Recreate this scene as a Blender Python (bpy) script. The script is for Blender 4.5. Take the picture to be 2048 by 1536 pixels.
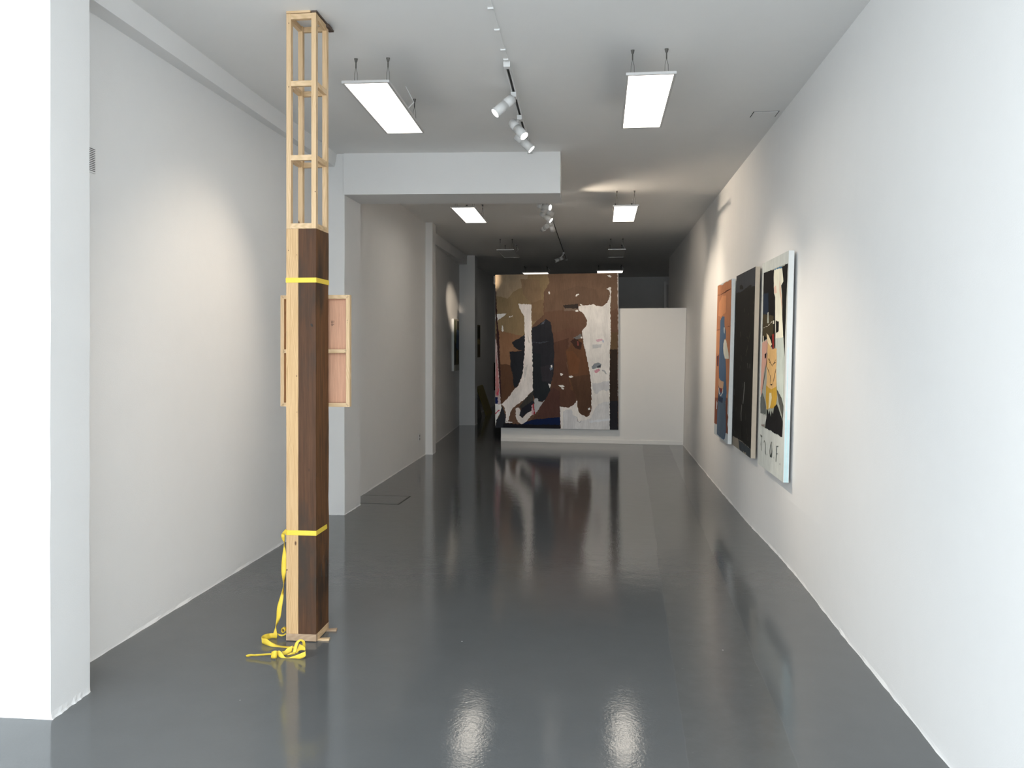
import bpy, bmesh, math, random
from mathutils import Vector, Matrix, Euler
for o in list(bpy.data.objects): bpy.data.objects.remove(o, do_unlink=True)
S = bpy.context.scene
COL = S.collection
rnd = random.Random(7)

# ------------------------------------------------------------------ camera
CH = 1.6
F = 1650.0
YAW = math.atan(177.0 / F)
cd = bpy.data.cameras.new('camera'); cam = bpy.data.objects.new('camera', cd); COL.objects.link(cam)
cam.location = (0, 0, CH); cam.rotation_euler = (math.pi / 2, 0, YAW)
cd.sensor_fit = 'HORIZONTAL'; cd.sensor_width = 36.0; cd.lens = F / 2048 * 36.0
cd.shift_y = -(768 - 691) / 2048.0
cd.clip_start = 0.05; cd.clip_end = 200
S.camera = cam

# ------------------------------------------------------------------ world, exposure
WORLD = 5.45; LED = 5.2; EXPO = 0.0
PORTAL_Y = 0.6
w = bpy.data.worlds.new('sky'); S.world = w; w.use_nodes = True
bg = w.node_tree.nodes['Background']; bg.inputs[0].default_value = (0.865, 0.945, 1.0, 1); bg.inputs[1].default_value = WORLD
S.view_settings.view_transform = 'Standard'; S.view_settings.look = 'None'
S.view_settings.exposure = EXPO; S.view_settings.gamma = 1.0; S.view_settings.use_curve_mapping = False
pd = bpy.data.lights.new('daylight_portal', 'AREA'); pd.shape = 'RECTANGLE'; pd.size = 6.0; pd.size_y = 3.4
pd.cycles.is_portal = True
po = bpy.data.objects.new('daylight_portal', pd); COL.objects.link(po)
po.location = (-1.65, PORTAL_Y, 1.7); po.rotation_euler = (math.pi / 2, 0, 0)

# ------------------------------------------------------------------ materials
def srgb(r, g, b):
    def l(c):
        c /= 255.0
        return c / 12.92 if c < .04045 else ((c + .055) / 1.055) ** 2.4
    return (l(r), l(g), l(b), 1)
class M:
    """tiny node helper"""
    def __init__(s, name):
        s.m = bpy.data.materials.new(name); s.m.use_nodes = True
        s.t = s.m.node_tree; s.b = s.t.nodes['Principled BSDF']
    def n(s, typ, **kw):
        nd = s.t.nodes.new(typ)
        for k, v in kw.items():
            if k.startswith('_'): setattr(nd, k[1:], v)
            else: nd.inputs[k].default_value = v
        return nd
    def l(s, a, b): s.t.links.new(a, b)
    def coord(s, kind='Object', scale=(1, 1, 1)):
        tc = s.n('ShaderNodeTexCoord'); mp = s.n('ShaderNodeMapping'); mp.inputs['Scale'].default_value = scale
        s.l(tc.outputs[kind], mp.inputs[0]); return mp.outputs[0]
    def noise(s, vec, scale, detail=4, rough=.55, dist=0):
        nd = s.n('ShaderNodeTexNoise'); nd.inputs['Scale'].default_value = scale; nd.inputs['Detail'].default_value = detail
        nd.inputs['Roughness'].default_value = rough; nd.inputs['Distortion'].default_value = dist
        s.l(vec, nd.inputs['Vector']); return nd.outputs['Fac']
    def ramp(s, fac, stops):
        r = s.n('ShaderNodeValToRGB'); e = r.color_ramp.elements
        while len(e) < len(stops): e.new(.5)
        for el, (p, c) in zip(e, stops):
            el.position = p; el.color = c if len(c) == 4 else (*c, 1)
        s.l(fac, r.inputs[0]); return r.outputs[0]
    def mix(s, fac, a, b, mode='MIX'):
        m = s.n('ShaderNodeMix'); m.data_type = 'RGBA'; m.blend_type = mode
        for i, v in ((0, fac), (6, a), (7, b)):
            if hasattr(v, 'is_output') or isinstance(v, bpy.types.NodeSocket): s.l(v, m.inputs[i])
            else: m.inputs[i].default_value = v
        return m.outputs[2]
    def bump(s, h, strength, dist=.01):
        bp = s.n('ShaderNodeBump'); bp.inputs['Strength'].default_value = strength; bp.inputs['Distance'].default_value = dist
        s.l(h, bp.inputs['Height']); s.l(bp.outputs[0], s.b.inputs['Normal'])
    def math(s, op, a, b=0.0):
        m = s.n('ShaderNodeMath'); m.operation = op
        for i, v in ((0, a), (1, b)):
            if isinstance(v, bpy.types.NodeSocket): s.l(v, m.inputs[i])
            else: m.inputs[i].default_value = v
        return m.outputs[0]
def plain(name, col, rough=.5, metal=0, spec=.5):
    m = M(name); m.b.inputs['Base Color'].default_value = (*col[:3], 1); m.b.inputs['Roughness'].default_value = rough
    m.b.inputs['Metallic'].default_value = metal; m.b.inputs['Specular IOR Level'].default_value = spec
    v = m.coord(); f = m.noise(v, 30)
    m.l(m.mix(f, tuple(c * .93 for c in col[:3]) + (1,), tuple(min(1, c * 1.05) for c in col[:3]) + (1,)), m.b.inputs['Base Color'])
    return m.m
def emis(name, col, k):
    m = M(name); m.b.inputs['Base Color'].default_value = (.8, .8, .8, 1)
    m.b.inputs['Emission Color'].default_value = (*col, 1); m.b.inputs['Emission Strength'].default_value = k
    return m.m
def wall_mat(name, col, var=.03):
    m = M(name); v = m.coord()
    a = m.noise(v, .9, 3); b = m.noise(v, 7, 5)
    f = m.math('MULTIPLY', m.math('ADD', a, b), .5)
    m.l(m.mix(f, tuple(c * (1 - var) for c in col) + (1,), tuple(min(.92, c * (1 + var)) for c in col) + (1,)), m.b.inputs['Base Color'])
    m.b.inputs['Roughness'].default_value = .62; m.b.inputs['Specular IOR Level'].default_value = .3
    h = m.math('ADD', m.noise(v, 2.2, 3), m.math('MULTIPLY', m.noise(v, 160, 2), .12))
    m.bump(h, .35, .012)
    return m.m
WALL = wall_mat('white_plaster', (.80, .795, .785))
CEIL = wall_mat('ceiling_paint', (.82, .815, .80))
PART = wall_mat('partition_paint', (.80, .79, .77), .02)
PAVE = wall_mat('pavement_concrete', (.55, .55, .55), .1)

def floor_mat():
    m = M('grey_epoxy_floor'); tc = m.n('ShaderNodeTexCoord'); v = tc.outputs['Object']
    sp = m.n('ShaderNodeSeparateXYZ'); m.l(v, sp.inputs[0]); X, Y = sp.outputs[0], sp.outputs[1]
    # filled trench that runs the length of the room
    wob = m.math('MULTIPLY', m.math('SUBTRACT', m.noise(v, 1.3, 3),   .5), .05)
    d = m.math('ADD', m.math('SUBTRACT', X, m.math('ADD', m.math('MULTIPLY', Y, .033), .225)), wob)
    inn = m.math('MULTIPLY', m.math('GREATER_THAN', d, 0), m.math('LESS_THAN', d, .42))
    fin = m.math('LESS_THAN', Y, 13.7)
    inn = m.math('MULTIPLY', inn, fin)
    def seam(c):
        a = m.math('ABSOLUTE', m.math('SUBTRACT', d, c)); return m.math('LESS_THAN', a, .0028)
    seams = m.math('MULTIPLY', m.math('ADD', seam(0), seam(.42)), m.noise(v, 3.5, 4, .8))
    big = m.noise(v, .8, 4); mid = m.noise(v, 5, 5, .6)
    base = m.mix(m.math('MULTIPLY', m.math('ADD', big, mid), .5), (.089, .094, .097, 1), (.115, .121, .124, 1))
    st = m.mix(m.noise(v, 9, 6, .7), (.080, .083, .083, 1), (.116, .120, .120, 1))
    c = m.mix(m.math('MULTIPLY', inn, .85), base, st)
    c = m.mix(m.math('MULTIPLY', seams, .5), c, (.13, .135, .135, 1))
    # worn pale scuffs, mostly on the trench strip
    vs = m.coord('Object', (5, 15, 1)); sc = m.noise(vs, 1.4, 5, .7)
    scf = m.math('GREATER_THAN', sc, .67)
    c = m.mix(m.math('MULTIPLY', m.math('MULTIPLY', scf, inn), .55), c, (.16, .165, .16, 1))
    # tiny white paint specks
    vo = m.n('ShaderNodeTexVoronoi'); vo.inputs['Scale'].default_value = 2.1; m.l(v, vo.inputs['Vector'])
    spk = m.math('LESS_THAN', vo.outputs['Distance'], .011)
    c = m.mix(m.math('MULTIPLY', spk, .7), c, (.55, .55, .55, 1))
    m.l(c, m.b.inputs['Base Color'])
    r = m.math('ADD', m.math('MULTIPLY', mid, .07), .03)
    r = m.math('ADD', r, m.math('MULTIPLY', inn, .12))
    m.l(r, m.b.inputs['Roughness']); m.b.inputs['Specular IOR Level'].default_value = .42
    h = m.math('ADD', m.math('MULTIPLY', m.noise(v, 75, 3, .6), .42), m.math('MULTIPLY', m.noise(v, 8, 3), .9))
    m.bump(h, .13, .006)
    return m.m
FLOOR = floor_mat()

def wood_mat(name, light, dark, grain=26, streak=1.0, knots=0.0, kcol=(.12, .06, .03), rough=.6, axis=2, patch=None, ring=.22):
    m = M(name); sc = [1, 1, 1]; sc[axis] = .06
    v = m.coord('Object', tuple(sc))
    n1 = m.noise(v, grain * 2.4, 6, .62, .8)
    lo = [1, 1, 1]; lo[axis] = .22
    warp = m.noise(m.coord('Object', tuple(lo)), 9, 3, .5)
    vm = m.n('ShaderNodeVectorMath'); vm.operation = 'ADD'; cmb = m.n('ShaderNodeCombineXYZ')
    wp = m.math('MULTIPLY', m.math('SUBTRACT', warp, .5), .085); m.l(wp, cmb.inputs[0]); m.l(wp, cmb.inputs[1]); m.l(v, vm.inputs[0]); m.l(cmb.outputs[0], vm.inputs[1])
    fs = [1, 1, 1]; fs[axis] = .025; fib = m.noise(m.coord('Object', tuple(fs)), grain * 7, 3, .6)
    wv = m.n('ShaderNodeTexWave'); wv.wave_type = 'BANDS'; wv.bands_direction = 'X'
    wv.inputs['Scale'].default_value = grain * 1.5; wv.inputs['Distortion'].default_value = 1.5; wv.inputs['Detail'].default_value = 2; wv.inputs['Detail Scale'].default_value = .35
    m.l(vm.outputs[0], wv.inputs['Vector'])
    f = m.math('ADD', m.math('ADD', m.math('MULTIPLY', n1, .5 * streak), m.math('MULTIPLY', wv.outputs['Fac'], ring)), m.math('MULTIPLY', fib, .5 - ring))
    c = m.ramp(f, [(.25, dark), (.62, light)])
    if patch:
        v2 = m.coord('Object', (1, 1, .35)); p = m.noise(v2, 5, 4, .6)
        c = m.mix(m.ramp(p, [(.48, (0, 0, 0)), (.62, (1, 1, 1))]), c, (*patch, 1))
    if knots:
        v3 = m.coord('Object', (1, 1, .45)); vo = m.n('ShaderNodeTexVoronoi'); vo.inputs['Scale'].default_value = 9; m.l(v3, vo.inputs['Vector'])
        k = m.ramp(vo.outputs['Distance'], [(knots, (1, 1, 1)), (knots * 1.8, (0, 0, 0))])
        c = m.mix(k, c, (*kcol, 1))
    m.l(c, m.b.inputs['Base Color']); m.b.inputs['Roughness'].default_value = rough
    m.b.inputs['Specular IOR Level'].default_value = .3
    m.bump(n1, .25, .002)
    return m.m
PINE = wood_mat('pine_timber', (.60, .40, .21), (.42, .25, .105), 24, 1.0, .035)
SPRUCE = wood_mat('spruce_batten', (.66, .47, .28), (.50, .33, .17), 30, 1.0, .05)
SPRUCE_H = wood_mat('spruce_batten_crosswise', (.67, .48, .29), (.50, .34, .18), 30, 1.0, .0, axis=0)
SPRUCE_Y = wood_mat('spruce_batten_lengthwise', (.66, .47, .28), (.49, .32, .16), 30, 1.0, .0, axis=1)
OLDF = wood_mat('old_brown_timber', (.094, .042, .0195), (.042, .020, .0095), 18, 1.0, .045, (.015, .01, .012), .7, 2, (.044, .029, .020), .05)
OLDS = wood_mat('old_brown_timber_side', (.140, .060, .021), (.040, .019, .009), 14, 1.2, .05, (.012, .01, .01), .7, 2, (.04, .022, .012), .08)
PLY = wood_mat('pink_plywood', (.66, .37, .24), (.48, .25, .16), 40, 1.1, 0, ring=.03)
PLINTH = wood_mat('plinth_softwood', (.44, .31, .205), (.34, .23, .145), 30, 1.0, 0, axis=0)
DARKSHIM = plain('dark_shim', (.09, .06, .045), .7)
YEL = None
def yellow():
    m = M('yellow_webbing'); v = m.coord(); wv = m.n('ShaderNodeTexNoise'); wv.inputs['Scale'].default_value = 220; m.l(v, wv.inputs['Vector'])
    m.l(m.mix(wv.outputs['Fac'], (.72, .49, .045, 1), (.82, .61, .075, 1)), m.b.inputs['Base Color'])
    m.b.inputs['Roughness'].default_value = .55; m.b.inputs['Specular IOR Level'].default_value = .35
    m.bump(wv.outputs['Fac'], .2, .001); return m.m
YEL = yellow()
WHITEM = plain('white_enamel', (.72, .72, .71), .35)
ALU = plain('aluminium_frame', (.62, .61, .60), .35, .3)
BLACK = plain('black_plastic', (.012, .012, .012), .5)
SLOT = plain('dark_slot', (.02, .02, .018), .6)
STEEL = plain('steel_wire', (.10, .095, .085), .45, .4)
INK = plain('pencil_ink', (.03, .025, .02), .8)
LEDM = emis('led_diffuser_lit', (1.0, .92, .80), LED)
LEDDIM = emis('led_diffuser_dim', (1.0, .94, .85), 1.6)
LEDOFF = plain('led_diffuser_unlit', (.62, .62, .60), .3)
LENS = emis('lamp_lens_lit', (1.0, .93, .84), 14)
LENSOFF = plain('lamp_lens_unlit', (.2, .2, .2), .2)
LINEN = plain('raw_linen', (.47, .41, .33), .85)
CANVW = plain('primed_canvas_edge', (.74, .76, .75), .8)
YBOARD = plain('mustard_board', (.20, .155, .02), .5)
GBOARD = plain('grey_board', (.10, .10, .10), .5)
CLOTH = plain('dark_cloth', (.008, .008, .009), .9)
def paint_mat():
    m = M('oil_paint'); at = m.n('ShaderNodeAttribute'); at.attribute_name = 'paint'
    v = m.coord('Object', (1, 1, .22)); a = m.noise(v, 9, 6, .65, .6); b = m.noise(m.coord(), 3, 4)
    f = m.math('ADD', m.math('MULTIPLY', a, .55), m.math('MULTIPLY', b, .45))
    f = m.math('ADD', m.math('MULTIPLY', f, .7), m.math('MULTIPLY', m.noise(m.coord('Object', (1, 1, .15)), 60, 5, .7), .3))
    k = m.ramp(f, [(.36, (.80, .80, .80)), (.64, (1.18, 1.17, 1.16))])
    m.l(m.mix(1.0, at.outputs['Color'], k, 'MULTIPLY'), m.b.inputs['Base Color'])
    m.b.inputs['Roughness'].default_value = .7; m.b.inputs['Specular IOR Level'].default_value = .12
    m.bump(a, .2, .003); return m.m
PAINT = paint_mat()

# ------------------------------------------------------------------ mesh helpers
def link(name, me, parent=None, mat=None):
    o = bpy.data.objects.new(name, me); COL.objects.link(o)
    if parent: o.parent = parent
    if mat and not me.materials: me.materials.append(mat)
    return o
def from_bm(name, bm, mat, parent=None, smooth=False, bevel=0):
    bmesh.ops.recalc_face_normals(bm, faces=bm.faces)
    me = bpy.data.meshes.new(name); bm.to_mesh(me); bm.free()
    if smooth:
        for p in me.polygons: p.use_smooth = True
    o = link(name, me, parent, mat)
    if bevel:
        b = o.modifiers.new('bevel', 'BEVEL'); b.width = bevel; b.segments = 2; b.limit_method = 'ANGLE'
    return o
def add_box(bm, a, b):
    x0, y0, z0 = a; x1, y1, z1 = b
    vs = [bm.verts.new(p) for p in ((x0, y0, z0), (x1, y0, z0), (x1, y1, z0), (x0, y1, z0), (x0, y0, z1), (x1, y0, z1), (x1, y1, z1), (x0, y1, z1))]
    for f in ((0, 3, 2, 1), (4, 5, 6, 7), (0, 1, 5, 4), (1, 2, 6, 5), (2, 3, 7, 6), (3, 0, 4, 7)): bm.faces.new([vs[i] for i in f])
def box(name, a, b, mat, parent=None, bevel=0):
    """world coordinates; parent's location is subtracted"""
    off = parent.location if parent else Vector((0, 0, 0))
    bm = bmesh.new(); add_box(bm, a, b); bmesh.ops.translate(bm, verts=bm.verts, vec=-off)
    return from_bm(name, bm, mat, parent, bevel=bevel)
def prism(name, pts, z0, z1, mat, parent=None, bevel=0, pts1=None):
    bm = bmesh.new(); pts1 = pts1 or pts
    lo = [bm.verts.new((x, y, z0)) for x, y in pts]; hi = [bm.verts.new((x, y, z1)) for x, y in pts1]
    bm.faces.new(lo[::-1]); bm.faces.new(hi)
    for i in range(len(pts)):
        j = (i + 1) % len(pts); bm.faces.new((lo[i], lo[j], hi[j], hi[i]))
    if parent: bmesh.ops.translate(bm, verts=bm.verts, vec=-parent.location)
    return from_bm(name, bm, mat, parent, bevel=bevel)
def add_cyl(bm, p, q, r, n=20, r2=None, caps=True):
    p, q = Vector(p), Vector(q); d = (q - p).normalized(); r2 = r if r2 is None else r2
    u = d.orthogonal().normalized(); v = d.cross(u)
    A = []; B = []
    for i in range(n):
        t = 2 * math.pi * i / n; e = u * math.cos(t) + v * math.sin(t)
        A.append(bm.verts.new(p + e * r)); B.append(bm.verts.new(q + e * r2))
    for i in range(n):
        j = (i + 1) % n; bm.faces.new((A[i], A[j], B[j], B[i]))
    if caps: bm.faces.new(A[::-1]); bm.faces.new(B)
def cyl(name, p, q, r, mat, parent=None, n=24, r2=None):
    bm = bmesh.new(); add_cyl(bm, p, q, r, n, r2)
    if parent: bmesh.ops.translate(bm, verts=bm.verts, vec=-parent.location)
    o = from_bm(name, bm, mat, parent)
    for f in o.data.polygons:
        f.use_smooth = len(f.vertices) == 4
    return o
def tag(o, label=None, cat=None, group=None, kind=None):
    if label: o['label'] = label
    if cat: o['category'] = cat
    if group: o['group'] = group
    if kind: o['kind'] = kind
    return o
def struct(o): o['kind'] = 'structure'; return o
def empty(name, loc, label, cat, group=None):
    o = bpy.data.objects.new(name, None); COL.objects.link(o); o.location = loc; o.empty_display_size = .1
    return tag(o, label, cat, group)
def interp(tab, y):
    if y <= tab[0][0]: return tab[0][1]
    for (a, va), (b, vb) in zip(tab, tab[1:]):
        if y <= b:
            t = (y - a) / (b - a); t = t * t * (3 - 2 * t); return va + (vb - va) * t
    return tab[-1][1]

# ------------------------------------------------------------------ the room
CZ = 3.408
def wavy_wall(name, pts, thick, lean=0.0, z0=0.0, z1=CZ, bulge=None, step=.07, rag=.005):
    """a plastered wall along a plan polyline; thick = signed thickness to the room's outside along x"""
    r = random.Random(sum(map(ord, name)))
    zs = [z0, z0 + .006, z0 + .018, z0 + .05, .2, .5, .9, 1.3, 1.7, 2.1, 2.5, 2.9, z1]
    P = []
    for (xa, ya), (xb, yb) in zip(pts, pts[1:]):
        n = max(1, int(math.hypot(xb - xa, yb - ya) / step))
        for i in range(n): P.append((xa + (xb - xa) * i / n, ya + (yb - ya) * i / n))
    P.append(pts[-1])
    bm = bmesh.new(); rows = []
    prev = 0
    jag = [0] * len(P)
    for i in range(len(P)):
        prev = prev * .55 + r.uniform(-1, 1) * rag; jag[i] = prev
    s = -1 if thick > 0 else 1
    for k, z in enumerate(zs):
        row = []
        for i, (x, y) in enumerate(P):
            xx = x + lean * z + (bulge(y, z) if bulge else 0)
            if k == 0: xx += s * (abs(jag[i]) + .002)
            elif k == 1: xx += s * (abs(jag[i]) * .8)
            elif k == 2: xx += jag[i] * .3
            row.append(bm.verts.new((xx, y, z)))
        rows.append(row)
    for a, b in zip(rows, rows[1:]):
        for i in range(len(P) - 1): bm.faces.new((a[i], a[i + 1], b[i + 1], b[i]))
    # back skin and caps
    bk = []
    for z in (zs[0], zs[-1]):
        bk.append([bm.verts.new((x + lean * z + thick, y, z)) for x, y in (P[0], P[-1])])
    bm.faces.new((bk[0][0], bk[0][1], bk[1][1], bk[1][0]))
    bm.faces.new([rw[0] for rw in rows] + [bk[1][0], bk[0][0]])
    bm.faces.new([rw[-1] for rw in rows] + [bk[1][1], bk[0][1]])
    bm.faces.new(rows[-1] + [bk[1][1], bk[1][0]])
    bm.faces.new(rows[0] + [bk[0][1], bk[0][0]])
    return struct(from_bm(name, bm, WALL, smooth=False))
Y0 = PORTAL_Y
struct(box('floor', (-5.0, Y0, -.15), (3.0, 22.6, 0), FLOOR))
struct(box('ceiling', (-5.0, Y0, CZ), (3.0, 22.6, CZ + .2), CEIL))
struct(box('pavement', (-14, -12, -.2), (14, Y0, -.02), PAVE))
RB = [(Y0, -.004), (3.28, -.002), (4.4, .007), (6.1, .030), (7.97, -.003), (9.56, -.008), (13.2, -.005), (17.3, .004)]
wr = wavy_wall('wall_right', [(1.322, Y0), (1.322, 17.2)], .16, .0246, bulge=lambda y, z: interp(RB, y) * max(0, 1 - z / .45))
struct(box('wall_right_recess', (1.52, 17.2, 0), (3.0, 17.36, CZ), WALL))
struct(box('wall_right_rear', (2.2, 17.36, 0), (2.35, 22.0, CZ), WALL))
struct(box('wall_back', (-3.2, 22.0, 0), (3.0, 22.2, CZ), WALL))
struct(box('trim_1', (1.50, 19.9, 0), (1.56, 19.98, 3.11), WALL))
struct(box('trim_2', (1.56, 19.9, 3.05), (2.2, 19.98, 3.11), WALL))
wavy_wall('wall_left', [(-2.567, 3.575), (-2.566, 4.6), (-2.551, 6.4), (-2.556, 7.58)], -.3)
wavy_wall('wall_left_middle', [(-2.534, 8.07), (-2.535, 8.6), (-2.556, 11.93)], -.3)
wavy_wall('wall_left_far', [(-2.665, 12.2), (-2.68, 13.3), (-2.819, 16.37), (-2.83, 18.0), (-2.83, 22.02)], -.3)
# foreground pier: bright face towards the street, return face into the room
def pier(name, pts, z0=0.0, z1=CZ, chip=.004):
    r = random.Random(len(name) * 13 + int(pts[0][0] * 100)); bm = bmesh.new(); P = []
    cx = sum(p[0] for p in pts) / len(pts); cy = sum(p[1] for p in pts) / len(pts)
    for (xa, ya), (xb, yb) in zip(pts, pts[1:] + pts[:1]):
        n = max(2, int(math.hypot(xb - xa, yb - ya) / .02))
        for i in range(n): P.append((xa + (xb - xa) * i / n, ya + (yb - ya) * i / n))
    zs = [z0, z0 + .008, z0 + .03] + [z0 + .03 + (z1 - z0 - .03) * i / 14 for i in range(1, 15)]
    jag = [r.uniform(0, 1) * chip * 2 for _ in P]; rows = []
    wob = [r.uniform(-1, 1) * .0018 for _ in zs]
    for k, z in enumerate(zs):
        row = []
        for i, (x, y) in enumerate(P):
            g = (jag[i] + .001) if k == 0 else (jag[i] * .5 if k == 1 else 0)
            d = math.hypot(x - cx, y - cy); s = 1 + g / max(d, .05)
            row.append(bm.verts.new((cx + (x - cx) * s + wob[k], cy + (y - cy) * s + wob[k] * .5, z)))
        rows.append(row)
    n = len(P)
    for a, b in zip(rows, rows[1:]):
        for i in range(n): bm.faces.new((a[i], a[(i + 1) % n], b[(i + 1) % n], b[i]))
    bm.faces.new(rows[0][::-1]); bm.faces.new(rows[-1])
    return struct(from_bm(name, bm, WALL))
pier('wall_front_pier', [(-4.9, 3.28), (-2.338, 3.295), (-2.346, 3.58), (-4.9, 3.58)], chip=.006)
struct(box('wall_front_return', (-5.0, Y0, 0), (-4.7, 3.3, CZ), WALL))
pier('wall_pier', [(-2.80, 7.545), (-2.403, 7.575), (-2.398, 8.077), (-2.80, 8.07)])
pier('wall_column', [(-2.85, 11.90), (-2.453, 11.916), (-2.467, 12.215), (-2.85, 12.21)])
pier('wall_column_far', [(-3.1, 16.34), (-2.505, 16.378), (-2.505, 16.70), (-3.1, 16.70)])
# soffits along the left wall, beam stub across the room
def soffit(name, y0, y1, xb0, xb1, xt0, xt1, z):
    bm = bmesh.new(); A = [bm.verts.new(p) for p in ((-3.0, y0, z), (xb0, y0, z), (xt0, y0, CZ + .02), (-3.0, y0, CZ + .02))]
    B = [bm.verts.new(p) for p in ((-3.0, y1, z), (xb1, y1, z), (xt1, y1, CZ + .02), (-3.0, y1, CZ + .02))]
    bm.faces.new(A[::-1]); bm.faces.new(B)
    for i in range(4): bm.faces.new((A[i], A[(i + 1) % 4], B[(i + 1) % 4], B[i]))
    return struct(from_bm(name, bm, WALL))
soffit('ceiling_soffit', 3.56, 7.56, -2.462, -2.495, -2.435, -2.47, 3.288)
soffit('ceiling_soffit_far', 12.2, 16.37, -2.63, -2.66, -2.63, -2.66, 3.226)
prism('ceiling_beam', [(-2.405, 7.552), (-.372, 7.693), (-.387, 8.256), (-2.40, 8.068)], 3.02, CZ + .01, WALL)
struct(bpy.data.objects['ceiling_beam'])
# free-standing partition
pn = Vector((-0.07925, -0.99685, 0)); pb = -pn * .16
pL, pR = Vector((-1.653, 13.688, 0)), Vector((1.328, 13.451, 0))
bm = bmesh.new(); ftop = [(pL.x, pL.y), (1.376, 13.447), (1.376 + pb.x, 13.447 + pb.y), (pL.x + pb.x, pL.y + pb.y)]
bm.free()
part = empty('partition_wall', (-.16, 13.65, 0), 'low white free-standing partition wall carrying the big brown painting', 'partition')
prism('panel', [(pL.x, pL.y), (1.318, 13.452), (1.318 + pb.x, 13.452 + pb.y), (pL.x + pb.x, pL.y + pb.y)], 0, 2.203, PART, part, pts1=[(pL.x, pL.y), (1.372, 13.448), (1.372 + pb.x, 13.448 + pb.y), (pL.x + pb.x, pL.y + pb.y)])
prism('skirting', [(pL.x + pn.x * .014, pL.y + pn.y * .014), (1.318 + pn.x * .014, 13.452 + pn.y * .014), (1.318, 13.452), (pL.x, pL.y)], 0, .065, PART, part, bevel=.003)

# ------------------------------------------------------------------ LED panels
def led(cx, y0, w, l, rz, on, label, z=3.2, group=None, wires=True):
    e = empty('ceiling_light', (cx, y0 + l / 2, z), label, 'ceiling light', group)
    e.rotation_euler = (0, 0, rz); hw, hl = w / 2, l / 2
    bm = bmesh.new(); t = .015
    for a, b in (((-hw, -hl, 0), (hw, -hl + t, .016)), ((-hw, hl - t, 0), (hw, hl, .016)), ((-hw, -hl + t, 0), (-hw + t, hl - t, .016)), ((hw - t, -hl + t, 0), (hw, hl - t, .016)), ((-hw + t, -hl + t, .011), (hw - t, hl - t, .016))): add_box(bm, a, b)
    from_bm('frame', bm, ALU, e)
    bm = bmesh.new(); add_box(bm, (-hw + t, -hl + t, .003), (hw - t, hl - t, .009)); from_bm('diffuser', bm, (LEDM, LEDDIM)[on - 1] if on else LEDOFF, e)
    if wires:
        top = CZ - z
        for sx in (-1, 1):
            for sy in (-1, 1):
                bm = bmesh.new(); x, y = sx * (hw - .045), sy * (hl - .17)
                add_cyl(bm, (x, y, top), (x, y, top - .022), .012, 10, .007)
                add_cyl(bm, (x, y, top - .02), (x, y, top - .06), .004, 8)
                for k in (-1, 1):
                    add_cyl(bm, (x, y, top - .055), (x + k * .009, y, top - .095), .0014, 6)
                    add_cyl(bm, (x + k * .009, y, top - .095), (x + k * .012, y, .016), .0014, 6)
                from_bm('suspension_wire', bm, STEEL, e)
        bm = bmesh.new(); add_box(bm, (-.03, -.13, .016), (.03, .07, .04)); from_bm('driver_box', bm, WHITEM, e, bevel=.002)
        bm = bmesh.new(); add_cyl(bm, (hw - .02, .06, .03), (hw + .015, .10, .085), .004, 8); add_cyl(bm, (hw - .02, .06, .03), (.02, -.02, .036), .003, 8); add_cyl(bm, (hw + .015, .10, .085), (hw - .05, .14, CZ - z), .003, 8)
        from_bm('cable', bm, WHITEM, e)
    return e
G = 'suspended panel lights'
led(-1.445, 4.90, .295, 1.21, math.radians(1.9), True, 'lit white suspended panel light nearest the yellow-strapped column', group=G)
led(.298, 4.93, .295, 1.21, 0, True, 'lit white suspended panel light nearest the right wall in the foreground', group=G)
led(-1.60, 9.45, .295, 1.21, math.radians(1.0), True, 'lit panel light seen below the ceiling beam', group=G)
led(.292, 9.56, .295, 1.21, 0, True, 'lit panel light beyond the beam, right of the lamp track', group=G)
led(-1.60, 13.75, .295, 1.21, math.radians(1.0), False, 'unlit grey panel light on the dark ceiling left of the track', group=G)
led(.275, 13.9, .295, 1.21, 0, False, 'unlit grey panel light on the dark ceiling right of the track', group=G)
led(-1.47, 18.6, .6, .6, 0, 2, 'lit square panel light just above the top of the big painting, left one', 3.245, group=G)
led(.212, 18.5, .6, .6, 0, 2, 'lit square panel light above the top right corner of the big painting', 3.262, group=G)

# ------------------------------------------------------------------ lamp tracks
def track(name, p, q, label):
    e = empty(name, (p[0], p[1], CZ), label, 'lamp track', 'ceiling lamp tracks')
    d = Vector((q[0] - p[0], q[1] - p[1], 0)); L = d.length; a = math.atan2(d.y, d.x) - math.pi / 2; e.rotation_euler = (0, 0, a)
    bm = bmesh.new(); add_box(bm, (-.018, 0, -.03), (-.009, L, 0)); add_box(bm, (.009, 0, -.03), (.018, L, 0)); add_box(bm, (-.009, 0, -.006), (.009, L, 0))
    from_bm('rail', bm, WHITEM, e)
    bm = bmesh.new(); add_box(bm, (-.009, .002, -.012), (.009, L - .002, -.006)); from_bm('slot', bm, SLOT, e)
    for y in (-.05, L):
        bm = bmesh.new(); add_box(bm, (-.022, y, -.036), (.022, y + .05, 0)); from_bm('end_cap', bm, WHITEM, e, bevel=.002)
    return e
track('lighting_track', (-.594, 5.26), (-.648, 7.56), 'white ceiling track carrying the three nearest spotlights')
track('lighting_track', (-.665, 8.35), (-.705, 17.2), 'ceiling track running deep into the room behind the beam')
e = empty('cable_cover', (-.555, 3.6, CZ), 'thin clipped cable cover on the ceiling in front of the lamp track', 'cable cover')
bm = bmesh.new(); pts = [(-.545, Y0 + .05), (-.592, 5.20)]
prism('cover_strip', [(-.557, Y0 + .05), (-.533, Y0 + .05), (-.580, 5.2), (-.604, 5.2)], CZ - .006, CZ, CEIL, e); bm.free()
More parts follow.
